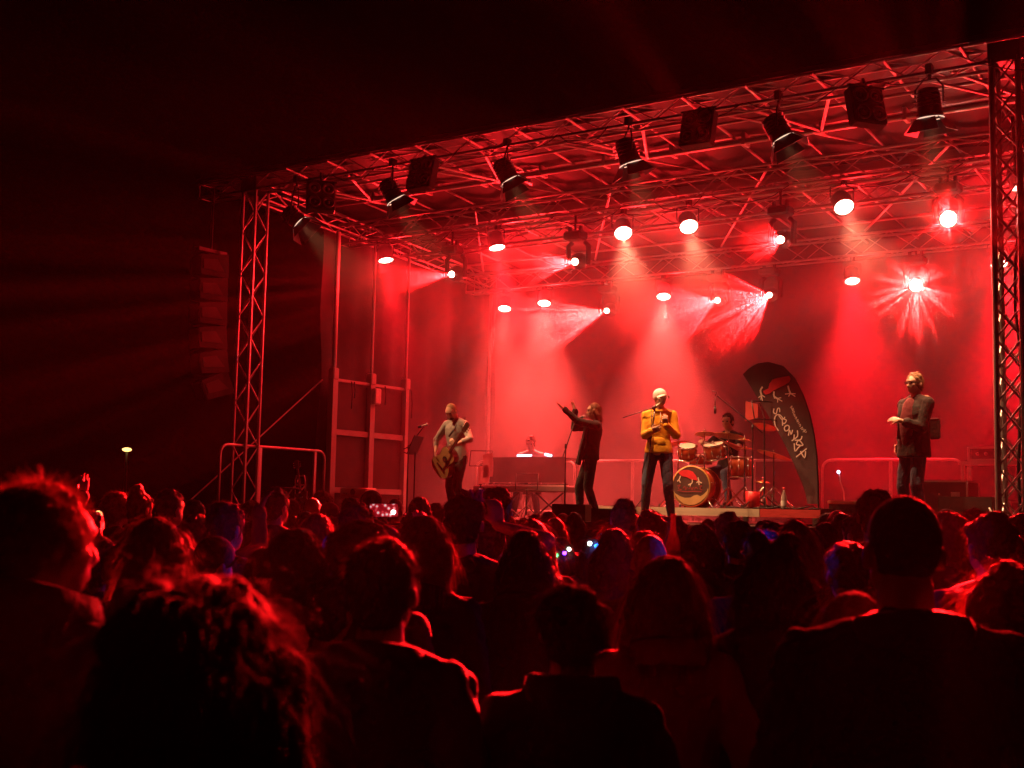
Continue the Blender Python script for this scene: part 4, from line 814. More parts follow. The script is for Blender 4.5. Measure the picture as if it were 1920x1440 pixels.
tag(sheet(lambda u, v: (5.95+3.2*u, 1.62+1.9*v, RZR+.008+.006*noise.noise((u*20, v*9, 0))), 40, 20).build('drum_rug', RUG), 'red rug spread on the drum riser under the kit', 'rug')
# ---- drum kit
GOLD = mat('amber_lacquer', (.48, .085, .035), .18, .15, .12, 4, coat=1); CYM = mat('bronze_cymbal', (.62, .42, .18), .28, .95, .15, 40, .2, 150); DHEAD = mat('drum_skin', (.62, .55, .45), .5, 0, .06)
kit = empty('drum_kit', (7.32, 1.9, RZR), 0, 'amber lacquered drum kit with cymbals in front of the drummer', 'drum kit')
def drum(c, r, L, d, head_m=DHEAD, name='tom'):
    d = V(d).normalized(); x, y, _ = basis(d); sh = MB().lathe([(r, -L/2), (r, L/2)], 28, c, d).build(name, GOLD, kit)
    for s in (-1, 1):
        MB().lathe([(r+.004, s*(L/2-.018)), (r+.014, s*(L/2-.012)), (r+.014, s*(L/2+.006)), (r-.004, s*(L/2+.006))], 28, c, d, closed=False).build('hoop', CHROME if name != 'bass_drum' else mat('maple_hoop', (.55, .30, .10), .25, coat=.8), sh)
        MB().lathe([(.001, s*(L/2+.003)), (r, s*(L/2+.001))], 28, c, d, closed=False).build('drumhead', head_m if s > 0 else DHEAD, sh)
    for k in range(8):
        a = 2*PI*k/8+.2; q = V(c)+x*((r+.012)*math.cos(a))+y*((r+.012)*math.sin(a)); MB().cap(q-d*.028, q+d*.028, .011, n=8).tube(q-d*(L/2-.02), q+d*(L/2), .0035, n=5).build('lug', CHROME, sh)
    return sh
BD = V((-.02, 0, .30)); bdir = V((.06, -1, .02)).normalized()
HEADM = mat('black_drumhead', (.09, .055, .05), .35)
bd = drum(BD, .285, .42, bdir, HEADM, 'bass_drum')
# artwork on the bass drum front: pale sand wave, red creature with pale legs, red script
X_, Y_, _ = basis(bdir); X_ = bdir.cross(V((0, 0, 1))).normalized()*-1; Yv = X_.cross(bdir)*-1
if Yv.z < 0: Yv = -Yv
fc = BD+bdir*(.21+.006)
def art(pts, m, name, lift, par, c=None, ex=None, ey=None, nrm=None):
    c = c or fc; ex = ex or X_; ey = ey or Yv; nrm = nrm or bdir; n = len(pts)
    vs = [c+ex*x+ey*y+nrm*lift for x, y in pts]; return MB().add(vs, [tuple(range(n))]).build(name, m, par)
_sk = [0]
def stroke(pts, w, m, name, lift, par, c, ex, ey, nrm):
    _sk[0] += 1; lift += .0004*(_sk[0] % 9)
    P2 = [V((x, y, 0)) for x, y in pts]; 
    if len(P2) > 2:
        Q = []
        for i in range(len(P2)-1):
            a, b, c_, d_ = P2[max(i-1, 0)], P2[i], P2[i+1], P2[min(i+2, len(P2)-1)]
            for t in (0, .33, .66): Q.append(.5*(2*b+(c_-a)*t+(2*a-5*b+4*c_-d_)*t*t+(3*b-a-3*c_+d_)*t**3))
        Q.append(P2[-1]); P2 = Q
    vs = []
    for i, p in enumerate(P2):
        t = (P2[min(i+1, len(P2)-1)]-P2[max(i-1, 0)]).normalized(); q = V((-t.y, t.x, 0))*(w/2)
        for s in (-1, 1): v = p+q*s; vs.append(c+ex*v.x+ey*v.y+nrm*lift)
    return MB().add(vs, [(2*i, 2*i+1, 2*i+3, 2*i+2) for i in range(len(P2)-1)]).build(name, m, par)
SAND = mat('sand_print', (.50, .33, .14), .5); REDP = mat('red_print', (.75, .03, .05), .5); PALEP = mat('pale_print', (.75, .62, .52), .5); SCRP = mat('script_red_print', (.38, .04, .05), .5)
hn = [v for v in bd.children]
art([(-.27, -.06), (-.24, -.10), (-.17, -.14), (-.09, -.165), (0, -.16), (.05, -.13), (.10, -.12), (.15, -.14), (.20, -.11), (.25, -.06), (.262, -.02), (.268, -.05), (.255, -.11), (.21, -.17), (.15, -.22), (.07, -.258), (-.02, -.268), (-.11, -.248), (-.19, -.19), (-.245, -.12)], SAND, 'sand_wave', .002, bd)
art([(-.20, .20), (-.14, .235), (-.04, .235), (.03, .21), (.08, .15), (.11, .08), (.07, .09), (0, .10), (-.06, .13), (-.15, .15)], REDP, 'creature_body', .003, bd)
for pts in ([(-.16, .15), (-.18, .10), (-.21, .07)], [(-.18, .09), (-.16, .05)], [(.02, .10), (.02, .05), (-.04, .02)], [(.0, .03), (-.01, .0)], [(.11, .13), (.13, .07), (.17, .05)], [(.12, .07), (.13, .02)], [(.12, .08), (.09, .05)]): stroke(pts, .015, PALEP, 'creature_leg', .004, bd, fc, X_, Yv, bdir)
for pts in ([(-.21, .0), (-.16, .02), (-.19, -.03), (-.14, -.05)], [(-.12, -.03), (-.09, .0), (-.08, -.05), (-.05, -.01)], [(-.03, -.04), (.0, -.01), (.02, -.05), (.04, -.01)], [(.06, -.05), (.08, -.01), (.11, -.04)], [(.13, .0), (.17, .01), (.14, -.03), (.18, -.05)], [(-.2, -.06), (-.1, -.075), (.05, -.07), (.17, -.075)]): stroke(pts, .009, SCRP, 'script_lettering', .004, bd, fc, X_, Yv, bdir)
def kp(px, py, Y): P = atY(px, py, Y); return P-V((7.32, 1.9, RZR))
drum(kp(1289, 848, 1.85), .125, .20, (.15, -.35, .9)); drum(kp(1340, 846, 1.95), .15, .21, (-.05, -.3, .95)); drum(kp(1390, 876, 2.35), .165, .30, (0, -.05, 1), name='floor_tom'); drum(kp(1312, 862, 2.5), .17, .14, (0, -.1, 1), name='snare_drum')
def cymbal(px, py, Y, r, tilt, name='cymbal', base=True, z0=0):
    c = kp(px, py, Y); M = RY(tilt[0]) @ RX(tilt[1]); cy = MB().lathe([(.001, .028), (r*.12, .024), (r*.18, .010), (r*.6, .004), (r, -.012), (r, -.014), (r*.6, .001), (r*.18, .006)], 28, c, M @ V((0, 0, 1)), closed=False).build(name, CYM, kit)
    MB().cap(c+V((0, 0, .02)), c+V((0, 0, .05)), .012, n=8).build('wing_nut', CHROME, cy)
    if base:
        rod('stand_pole', (c.x, c.y, .25), (c.x, c.y, c.z), .011, CHROME, kit); rod('stand_pole', (c.x, c.y, .10), (c.x, c.y, c.z*.5), .015, CHROME, kit)
        for k in range(3): a = 2*PI*k/3+.4+px; p = V((c.x+.3*math.cos(a), c.y+.3*math.sin(a), .01)); rod('stand_leg', p, (c.x, c.y, .32), .010, CHROME, kit); MB().cap(p, p+V((0, 0, .02)), .016).build('rubber_foot', BLACKP, kit)
cymbal(1366, 816, 2.3, .25, (.05, -.15)); cymbal(1321, 812, 2.0, .15, (-.12, -.15)); cymbal(1451, 852, 2.0, .24, (.22, -.2)); cymbal(1434, 799, 2.2, .17, (.1, -.3)); cymbal(1396, 824, 2.2, .11, (.1, -.1)); cymbal(1398, 840, 2.3, .12, (.05, 0)); cymbal(1430, 903, 2.4, .12, (.1, .0)); cymbal(1272, 830, 2.3, .17, (-.2, -.1))
for a, b in (((1325, 829, 1.9), (1348, 836, 1.95)), ((1335, 832, 1.9), (1362, 838, 1.9)), ((1290, 833, 1.9), (1300, 850, 1.85)), ((1315, 850, 1.8), (1305, 872, 1.8)), ((1362, 826, 2.0), (1372, 850, 2.0))): rod('tom_arm', kp(*a), kp(*b), .012, CHROME, kit)
for px, py in ((1322, 829), (1337, 829), (1306, 836), (1316, 833), (1352, 858), (1372, 856), (1345, 857), (1318, 858), (1300, 860), (1368, 866)): MB().ball(kp(px, py, 1.85), .022, n=8, m=6).build('clamp', CHROME, kit)
for s, x in ((-1, -.36), (1, .32)): rod('spur', (x*.7, -.16, .12), (x*1.15, -.26, 0), .011, CHROME, kit)
pd = MB().box((0, .34, .05), (.09, .26, .02), RX(.25)).tube((0, .3, .1), (0, .24, .28), .007).cap((0, .24, .28), (0, .215, .28), .03).build('pedal', CHROME, kit)
bar('pedal_board', (.9, .2, .03), (.5, .3, .05), BLACKP, kit)
st_ = empty('drum_throne', (drummer.location.x, 2.95, RZR), 0, 'round drum stool under the drummer', 'stool'); MB().lathe([(.01, 0), (.16, 0), (.175, .035), (.16, .07), (.01, .07)], 20, (0, 0, .44)).build('seat', BLACKP, st_); rod('pole', (0, 0, .1), (0, 0, .45), .018, CHROME, st_)
for k in range(3): a = 2*PI*k/3; rod('leg', (.24*math.cos(a), .24*math.sin(a), 0), (0, 0, .25), .011, CHROME, st_)
mdr = mbasis(drummer)
for n, w in (('R', (1, 1)), ('L', (-1, 1))):
    w0 = mdr @ JD['wr'+n]; dd = (mdr.to_3x3() @ V((-.15 if n == 'R' else .15, .9, .25))).normalized(); ss = empty('drumstick', w0+dd*.06, 0, 'wooden drumstick in the drummer %s hand' % ('right' if n == 'R' else 'left'), 'drumstick')
    MB().tube(-dd*.08, dd*.26, .0075, .005).ball(dd*.27, .007, n=8, m=6).build('stick', WOODF, ss)
# overhead mic, drummer's sheet stand, spare stands on the riser
bs = V((atY(1411, 950, 1.7).x, 1.7, RZR)); tp = V((bs.x, 1.7, atY(1411, 800, 1.7).z))
micstand(bs, tp, [atY(1430, 812, 1.75), tp+V((0, 0, .03)), atY(1345, 742, 1.6)], 'tall boom stand reaching over the drum kit', 'tripod')
P = atY(1341, 742, 1.6); mm = tag(empty('overhead_microphone', P), 'small condenser microphone hanging over the drum kit', 'microphone'); MB().tube((0, 0, -.02), (0, 0, -.16), .008, n=8).cap((0, 0, -.16), (0, 0, -.24), .02).path([(0, 0, 0), (.03, 0, .05), (-.04, 0, .07)], .008).build('capsule', BLACKM, mm)
x = atY(1433, 940, 1.9).x; r_, M = musicstand((x, 1.9, RZR), 1.28, R(60), R(-15), 'tall stand with a red-lit sheet between drummer and feather banner', kind='wire')
P = atY(1410, 770, 1.9); tag(MB().prism([(-.10, .14), (.09, .09), (.09, -.10), (-.10, -.15)], .004, RX(PI/2), (P.x, 1.9, P.z)).build('music_sheet', mat('red_lit_sheet', (.5, .05, .05), .5)), 'stiff sheet held up high beside the feather banner', 'paper')  # the red light falling on the sheet is put into its base colour
rod('arm', P-V((x, 1.9, RZR))+V((.1, 0, .1)), (0, 0, 1.28), .008, CHROME, r_)
P = atY(1408, 943, 1.62); tag(MB().lathe([(.10, -.12), (.11, .11), (.105, .11), (.095, -.11)], 4, (P.x, 1.68, RZR+.13), closed=True).build('red_tub', mat('red_plastic', (.7, .03, .04), .4)), 'bright red square tub at the front edge of the drum riser', 'tub')
P = atY(1470, 948, 1.65); bt = empty('water_bottle', (P.x, 1.65, RZR), 0, 'clear bottle with round white label on the drum riser', 'bottle')
GLS = mat('bottle_plastic', (.55, .45, .42), .15, trans=.4)
MB().lathe([(.035, 0), (.04, .01), (.04, .17), (.016, .24), (.014, .28)], 16).build('bottle_body', GLS, bt); MB().lathe([(.042, .05), (.042, .12)], 16, closed=False).build('bottle_label', WHITEP, bt); MB().lathe([(.017, .27), (.017, .30)], 12).build('bottle_cap', REDP, bt)
P = atY(1470, 925, 2.2); tag(MB().lathe([(.09, 0), (.09, .02), (.05, .03), (.03, .22), (.01, .24)], 16, (P.x, 2.2, RZR)).build('traffic_cone', mat('cone_plastic', (.6, .16, .05), .5)), 'small cone-shaped object behind the white bottle label', 'cone')
for i in range(7): # cables and pedals lying on the riser front
    x = 7.9+.2*i; tag(MB().path([(x, 1.62, RZR+.012), (x+.1, 1.58+.04*math.sin(i*2), RZR+.02), (x+.22, 1.66, RZR+.04*(i % 2)+.012), (x+.3, 1.72+.05*math.cos(i), RZR+.012)], .009, 6).build('cable', BLACKP), 'black cable lying curled along the front of the drum riser', 'cable', 'cables on the drum riser')
# ---- feather banner (seen from behind, so the lettering is mirrored)
YB = 2.05; FLAGM = mat('banner_cloth', (.075, .045, .05), .75, 0, .1, 6, .3, 9, trans=.2)
def fl(px, py, dy=0): return atY(px, py, YB+dy)
LEFT = [(1393, 702), (1407, 724), (1424, 752), (1444, 785), (1463, 818), (1480, 852), (1495, 886), (1507, 916), (1514, 945)]
RIGHT = [(1440, 679), (1468, 687), (1490, 710), (1506, 742), (1518, 778), (1526, 816), (1531, 856), (1533, 900), (1534, 945)]
bn = empty('feather_banner', (fl(1535, 955).x, YB, DK), 0, 'dark curved feather banner with a red creature and white hand lettering', 'banner'); o0 = bn.location
def cr(P, t):
    n = len(P)-1; f = t*n; i = min(int(f), n-1); u = f-i; g_ = lambda k: V(P[max(0, min(n, k))]).to_2d() if False else Vector((P[max(0, min(n, k))][0], P[max(0, min(n, k))][1]))
    a, b, c, d = g_(i-1), g_(i), g_(i+1), g_(i+2); return .5*(2*b+(c-a)*u+(2*a-5*b+4*c-d)*u*u+(3*b-a-3*c+d)*u**3)
TOPE = [(1393, 702), (1404, 691), (1420, 682), (1440, 679)]
def flag(u, v):
    L, Rr = cr(LEFT, v), cr(RIGHT, v)
    p = L.lerp(Rr, u)
    if v < .12: q = cr(TOPE, u); p = q.lerp(p, v/.12) if v > 0 else q
    w = .007*math.sin(u*7+v*9)+.005*math.sin(v*23+u*3); P = fl(p.x, p.y, w*(1-u)); return tuple(P-o0)
sheet(flag, 16, 48).build('flag', FLAGM, bn)
pp = [fl(*a)-o0 for a in TOPE[::1]]+[fl(*a)-o0 for a in RIGHT[1:]]+[V((0, 0, .02))]
MB().path([p+V((.004, 0, 0)) for p in pp], [.006]*4+[.008+.001*i for i in range(len(pp)-4)], 8).build('pole', BLACKM, bn)
rod('foot', (-.3, 0, .01), (.3, 0, .01), .015, BLACKM, bn); rod('foot', (0, -.3, .01), (0, .3, .01), .015, BLACKM, bn)
Z5 = 5.144
def bp(u, v): return fl(1385+u/Z5, 670+v/Z5)-o0
def bstroke(pts, w, m, name):
    Q = [bp(*p) for p in pts]; xs = [(q.x, q.z) for q in Q]; return stroke(xs, w, m, name, .015, bn, V((0, 0, 0)), V((1, 0, 0)), V((0, 0, 1)), V((0, -1, 0)))
def bfill(pts, m, name): Q = [bp(*p) for p in pts]; return art([(q.x, q.z) for q in Q], m, name, .0135, bn, V((0, 0, 0)), V((1, 0, 0)), V((0, 0, 1)), V((0, -1, 0)))
BRED = mat('banner_red_print', (.85, .03, .06), .6); BWH = mat('banner_white_print', (.85, .70, .66), .6)
bfill([(240, 325), (290, 300), (300, 255), (330, 215), (375, 200), (440, 188), (490, 180), (505, 205), (495, 235), (450, 265), (400, 290), (340, 320), (300, 350), (265, 360), (245, 345)], BRED, 'creature_body')
for p in ([(235, 285), (215, 320), (225, 365)], [(225, 365), (195, 392)], [(225, 365), (218, 410)], [(225, 368), (235, 422)], [(225, 365), (258, 385)], [(345, 330), (345, 375), (380, 400)], [(345, 375), (350, 400)], [(380, 400), (380, 437)], [(380, 400), (425, 425)], [(378, 398), (415, 390)], [(480, 275), (490, 315), (505, 350)], [(505, 350), (452, 355)], [(505, 350), (485, 378)], [(505, 350), (550, 378)], [(505, 350), (552, 352)]): bstroke(p, .026 if len(p) == 3 else .014, BWH, 'creature_leg')
LT = [[(345, 495), (340, 530), (365, 545), (380, 495), (398, 495), (400, 530)], [(390, 560), (420, 600), (430, 590), (400, 555), (365, 560), (350, 600), (358, 660), (388, 708)], [(425, 600), (428, 660)], [(430, 592), (465, 608), (445, 640), (428, 632)], [(450, 575), (440, 600)], [(462, 655), (445, 680), (455, 710), (485, 700), (492, 668), (470, 655), (458, 668)], [(485, 755), (495, 700), (510, 745), (525, 700)], [(515, 805), (535, 790), (540, 745)], [(540, 790), (572, 760), (570, 705)], [(545, 800), (600, 795), (615, 760)], [(540, 830), (548, 905), (580, 870), (600, 850), (560, 840), (585, 800), (625, 845), (605, 850)], [(558, 962), (660, 880)], [(600, 905), (640, 970), (650, 905)]]
for p in LT: bstroke(p, .0165, BWH, 'lettering')
SM = [[(500, 490), (520, 468), (512, 500)], [(515, 505), (535, 490), (520, 520), (540, 505)], [(520, 535), (545, 520), (530, 550)], [(530, 560), (548, 548), (540, 572), (556, 565)], [(545, 590), (565, 575), (555, 600)], [(560, 610), (580, 600), (565, 625), (585, 615)], [(575, 640), (592, 628)], [(585, 655), (600, 645), (600, 665), (588, 665)], [(598, 690), (622, 672), (612, 700), (635, 690)], [(622, 722), (655, 700), (630, 705), (650, 725), (660, 715)]]
for p in SM: bstroke(p, .0085, BWH, 'small_lettering')
# ---- monitors and cases
def wedge(px, Y, w, h, dpt, rz, lab):
    x = atY(px, 950, Y).x; root = empty('stage_monitor', (x, Y, DK), rz, lab, 'monitor speaker', 'stage monitor speakers')
    M = Matrix(((0, 0, 1), (1, 0, 0), (0, 1, 0))).to_3x3(); MB().prism([(-dpt/2, 0), (dpt/2, 0), (dpt/2, h*.25), (-dpt*.05, h), (-dpt/2, h)], w, M).build('cabinet', LAM, root)
    MB().box((0, dpt*.26, h*.66), (w*.9, h*.9, .02), RX(math.atan2(-h*.75, dpt*.55))).build('grille', GRILL, root); return root
wedge(1078, .12, .50, .23, .42, R(6), 'low wedge monitor in front of the woman in black'); wedge(1822, .55, .62, .40, .5, R(-4), 'larger dark wedge monitor left of the near tower')
wedge(1150, .0, .45, .18, .4, 0, 'low wedge monitor between the two singers')
def fcase(px, Y, w, d, h, lab, latches=True, col=None):
    x = atY(px, 930, Y).x; root = empty('flight_case', (x, Y, DK), 0, lab, 'flight case', 'flight cases'); MB().box((0, 0, h/2), (w, d, h)).build('case_body', col or mat('case_laminate', (.06, .05, .05), .5), root)
    for s in (-1, 1):
        for q in (-1, 1): bar('edge', (s*w/2, q*d/2, h/2), (.025, .025, h+.01), GALV, root)
        for z in (0.01, h): bar('edge', (0, s*d/2, z), (w, .025, .025), GALV, root); bar('edge', (s*w/2, 0, z), (.025, d, .025), GALV, root)
    if latches:
        for z in (h*.35, h*.72): MB().box((w*.28, -d/2-.008, z), (.12, .012, .07), bev=.004).build('latch', GALV, root); MB().ball((-.02, -d/2-.006, z), (.015, .006, .015), n=10, m=6).build('rivet', GALV, root)
    return root
fcase(1775, 3.5, .72, .6, .66, 'low flight case with two pale latches behind the man with glasses')
fcase(1640, 3.3, .62, .5, .34, 'small low flight case right of the feather banner', False)
fcase(1865, 4.6, .55, .5, .4, 'flight case below the amplifier frame seen through the near tower', True)
P = atY(1866, 869, 4.9); tb = empty('equipment_table', (P.x, 4.9, DK), 0, 'pale tube table carrying an amplifier behind the near tower', 'table'); zt = P.z-DK
bar('table_top', (0, 0, zt), (.95, .5, .05), GALV, tb)
for s in (-1, 1):
    for q in (-1, 1): bar('leg', (s*.42, q*.2, zt/2), (.05, .05, zt), GALV, tb)
am = empty('rack_amplifier', (P.x-.02, 4.9, P.z+.026), 0, 'amplifier in a pale handled frame on the tube table', 'amplifier')
MB().box((0, 0, .11), (.55, .4, .16), bev=.01).build('chassis', BLACKP, am)
for z in (.02, .2): bar('rail', (0, -.21, z), (.66, .03, .03), GALV, am)
for x in (-.31, .31): bar('upright', (x, -.21, .11), (.03, .03, .2), GALV, am)
for x in (-.18, -.06, .08): MB().lathe([(.03, 0), (.026, .025)], 14, (x, -.2, .11), (0, -1, 0)).build('knob', CHROME, am)
# gooseneck lamp on the small case
P = atY(1573, 885, 3.2); gl = empty('gooseneck_lamp', (P.x+.05, 3.2, DK+.34), 0, 'tiny white point lamp on a bent cord right of the banner', 'lamp'); q = P-gl.location
MB().path([(.03, 0, 0), (.02, 0, q.z*.35), (-.03, 0, q.z*.7), (q.x, 0, q.z)], .009, 6).build('cord', GALV, gl); MB().ball(q+V((0, -.02, 0)), .026).build('bulb', SCRN, gl)
P = atY(1597, 945, 3.1); sp = empty('speaker_cabinet', (P.x+.02, 3.0, DK), 0, 'squat beige-topped speaker box between banner and handrail', 'speaker'); h = max(.2, atY(1597, 945, 3.0).z-DK)
MB().box((0, 0, h/2), (.5, .4, h)).build('cabinet', LAM, sp); MB().box((0, 0, h+.02), (.54, .44, .05), bev=.01).build('top_lid', mat('beige_lid', (.55, .42, .28), .6), sp); MB().box((.02, -.22, h*.3), (.16, .03, .04), bev=.012).build('handle', MATS['beige_lid'], sp)
# small white amplifier at left, with a dark maker's plate
P = atY(672, 920, 2.4); aw = empty('guitar_amplifier', (P.x, 2.4, DK), 0, 'small cream guitar amplifier on a box left of the guitarist', 'amplifier'); zt = P.z-DK
MB().box((0, 0, zt/2-.1), (.5, .36, max(.1, zt-.2)), bev=.01).build('lower_box', mat('cream_vinyl', (.62, .52, .38), .55, 0, .05, 4, .15, 90), aw); MB().box((0, 0, zt-.05), (.62, .3, .2), bev=.02).build('head', MATS['cream_vinyl'], aw)
MB().lathe([(.001, 0), (.06, .001)], 20, (0, -.156, zt-.03), (0, -1, 0), closed=False).build('name_plate', BLACKM, aw)
for k in range(6): MB().lathe([(.011, 0), (.009, .015)], 10, (-.22+.02*k, -.151, zt-.05), (0, -1, 0)).build('knob', CHROME, aw)
for i in range(3): bar('grille_bar', (.0, -.156, zt-.1+.012*i), (.5, .006, .006), mat('red_stripe', (.6, .05, .05), .5), aw)
# electric guitar on a stand and a folding chair behind it
P = atY(556, 862, 1.0); gs = empty('electric_guitar', (P.x+.1, 1.0, DK), 0, 'dark electric guitar standing upright in a stand by the left handrail', 'guitar')
top = P-gs.location; q0 = V((.12, -.05, .20)); ax = (top-q0).normalized(); k = (top-q0).length/.86; M = frame3(ax, (.3, -1, .1), tuple(q0)) @ Matrix.Scale(k, 4); guitar_mesh_parts(gs, M, False)
gst = empty('guitar_stand', (gs.location.x+.08, 1.05, DK), 0, 'black guitar stand under the upright electric guitar', 'guitar stand')
for s in (-1, 1): rod('leg', (s*.18, -.15, 0), (0, .02, .35), .011, BLACKM, gst); rod('yoke', (s*.07, -.12, .12), (0, -.02, .15), .010, BLACKM, gst)
rod('leg', (0, .25, 0), (0, .02, .35), .011, BLACKM, gst); rod('pole', (0, .02, .3), (-.02, .04, .62), .011, BLACKM, gst)
P = atY(565, 892, 1.35); ch = empty('folding_chair', (P.x, 1.35, DK), R(160), 'folding chair with an open tube backrest behind the electric guitar', 'chair'); h = P.z-DK
MB().path([(-.20, 0, .05), (-.19, .02, h-.08), (-.15, .02, h), (.15, .02, h), (.19, .02, h-.08), (.20, 0, .05)], .011, 8).build('back_frame', GALV, ch); rod('crossbar', (-.19, .02, h-.16), (.19, .02, h-.16), .010, GALV, ch)
MB().box((0, .22, .42), (.38, .38, .03), bev=.01).build('seat', BLACKP, ch)
for s in (-1, 1): rod('leg', (s*.19, .4, 0), (s*.19, .0, .5), .011, GALV, ch)
# loose cables on the near tower side
for i in range(6): tag(MB().path([(11.55+.06*i, .5+.1*i, DK+.02), (11.6+.07*i, .35, DK+.18+.05*math.sin(i)), (11.75+.05*i, .3, DK+.30-.03*i), (11.9, .2+.05*i, DK+.05)], .012, 6).build('cable', BLACKP if i % 2 else GALV), 'thin cable heaped beside the foot of the near tower', 'cable', 'cables heaped by the near tower')
# ================================================================== THE AUDIENCE
def stage_rz(P, off=0): return face_to(P, 6.2, 1.0)+R(off)
WR = {'short': .172, 'buzz': .160, 'bob': .19, 'long': .205, 'curly': .215, 'longcurly': .30, 'cap': .19, 'bun': .175, 'pony': .175, 'beanie': .20, 'fringe': .18}
def place(px, top, w, sty, D=None):
    D = D or WR[sty]*2378/w; D = min(D, 14.5)
    for _ in range(30):
        P = atD(px, top, D)
        if P.z > 1.93: D *= .97
        elif P.z < 1.40 and D > 1.5: D *= .97
        else: break
    while P.y > -.9: D *= .97; P = atD(px, top, D)
    return P
def led(root, J, spots, nm='light_headband', col=None):
    """spots: (x, y, z in head space, colour)"""
    Mh = J['Mh']; b = MB().path([Mh @ V((.098*math.cos(a), -.016+.112*math.sin(a), .03+.015*math.sin(a))) for a in [2*PI*i/20 for i in range(21)]], .004, 5).build(nm, BLACKP, root)
    for x, y, z, c in spots:
        m = mat('led_'+'_'.join(str(int(k*9)) for k in c), c, .3, emit=c, estr=20); MB().ball(Mh @ V((x, y, z)), .016, n=8, m=6).build('bulb', m, b)
    if spots:
        x, y, z, c = spots[0]; L = bpy.data.lights.new('led_glow', 'POINT'); L.energy = 1.2; L.color = c; L.shadow_soft_size = .01; o = bpy.data.objects.new('led_glow', L); COL.objects.link(o); o.parent = root; o.location = Mh @ V((x*1.25, y*1.25, z+.02))
BLUE = (.012, .025, 1); CYAN = (.02, .22, 1); WHT = (.5, .6, .5); VIO = (.12, .02, 1); GRN = (.03, .5, .12)
NEAR = 'audience members standing near the camera'; MID = 'audience members packed in front of the stage'
def near(px, top, w, sty, hc, topc, lab, P=None, D=None, off=0, vox=.0105, ns=3500, wid=.0016, extra=None, bottom='jeans', seed=1, skin=None, hs=None):
    q = place(px, top, w, sty, D); P = P or {}; P.setdefault('fold', .007); P.setdefault('collar', (.05,) if topc[0] in ('jacket', 'coat') else None); P.setdefault('face', 0 if abs(off) < 30 else 1)
    H = (q.z-.0)/1.012
    return person(P, (q.x, q.y, 0), stage_rz(q, off), H, lab, topc, bottom, (hs or sty, hc), vox, ns, wid, NEAR, skin, seed, extra)
# A: at the far left edge, turned to the right
near(78, 889, 172, 'curly', 'blond', ('coat', 'grey'), 'person with swept-up wavy hair at the far left edge, face turned right', dict(head=(-28, 2, 0), puff=.90, face=1, collar=(.10, .095, .035), fold=.012), D=2.75, off=-12, ns=16000, wid=.0007, seed=21)
# B: big curly head, out of focus, lowest left
near(395, 1052, 0, 'longcurly', 'espresso', ('coat', 'black'), 'person with big curly shoulder-length hair, nearest to the camera at lower left', dict(puff=1.02, len=1.25, fem=1), D=1.75, ns=34000, wid=.0006, seed=22)
near(722, 1003, 140, 'short', 'dark', ('jacket', 'navy'), 'person in creased dark hooded jacket, between the big curly head and the round dark head', dict(hood=1, broad=.96, fold=.012), D=2.95, off=-6, ns=7000, wid=.0011, seed=23)
near(1076, 1080, 145, 'curly', 'dark', ('shirt', 'black'), 'person with round dark curly head and stiff shirt collar at bottom centre', dict(puff=.90, broad=.98, collar=(.055, .080, .022, .008, 1)), D=2.95, ns=7000, wid=.0010, seed=24)
near(1250, 1030, 0, 'long', 'auburn', ('jacket', 'maroon'), 'person with smooth long reddish hair right of the round dark head', dict(puff=1.05, fem=1, broad=1.0), D=3.5, off=4, ns=8000, wid=.0011, seed=25)
near(1693, 912, 135, 'buzz', 'dark', ('jacket', 'black'), 'tall broad man with cropped hair towering at lower right', dict(broad=1.12, collar=(.045, .095), fold=.009), D=2.85, off=2, ns=5000, wid=.0010, seed=26)
near(1450, 1004, 0, 'bob', 'dark', ('coat', 'black'), 'person with puffy dark bob and small bow, left of the tall cropped man', dict(puff=1.04, fem=1, ears=1, broad=1.05), D=3.6, off=0, ns=6000, wid=.0012, seed=27)
near(987, 984, 0, 'long', 'dark', ('jacket', 'black'), 'person with long straight dark hair in a black jacket at centre', dict(puff=.88, fem=1), D=4.6, off=2, ns=5000, wid=.0013, seed=28)
qI, JI = near(872, 921, 60, 'short', 'dark', ('tshirt', 'navy'), 'person wearing purple feathers in the hair, elbow out, filming', dict(wR=(.10, .26, 1.62), eR=(1, -.1, -.1), hR=((-.2, .2, .9), (-.5, .8, 0), .6, 1), wL=(-.12, .26, 1.58), eL=(-.7, 0, -.7), hL=((.2, .2, .9), (.5, .8, 0), .6, 1), broad=1.1), D=5.6, off=-4, vox=.0095, ns=3000, wid=.0014, seed=29,
    extra=lambda root, J: [MB().path([J['Mh'] @ V((.05+.03*math.sin(i), -.04+.02*i*.3, .10)), J['Mh'] @ V((.04+.035*math.sin(i*2.1), -.05+.03*math.cos(i), .135)), J['Mh'] @ V((.04+.055*math.sin(i*2.1), -.05+.045*math.cos(i), .150))], [.010, .012, .002], 6).build('feather', mat('purple_feather', (.25, .03, .45), .9, 0, .3, 30, trans=.4), root) for i in range(9)])
near(797, 957, 84, 'bob', 'auburn', ('jacket', 'black'), 'person with lit shoulder-length reddish hair, in front of the feathered filming person', dict(puff=1.0, fem=1, len=1.35), D=4.4, off=-14, ns=6500, wid=.0013, seed=30)
near(560, 981, 100, 'bob', 'brown', ('jacket', 'grey'), 'person with smooth bobbed brown hair above the big curly head', dict(puff=1.08, fem=1), D=4.1, off=-10, ns=5500, wid=.0013, seed=31)
near(297, 962, 0, 'long', 'blond', ('jacket', 'maroon'), 'person with long straight hair glowing red at right, left of the big curls', dict(puff=1.0, fem=1), D=4.3, off=-16, ns=6500, wid=.0013, seed=32)
near(1893, 1038, 0, 'longcurly', 'auburn', ('jacket', 'black'), 'person with a frizzy red-rimmed mane at the right edge of the crowd', dict(puff=.86, fem=1, len=.8), D=3.5, off=6, ns=7000, wid=.0012, seed=33)
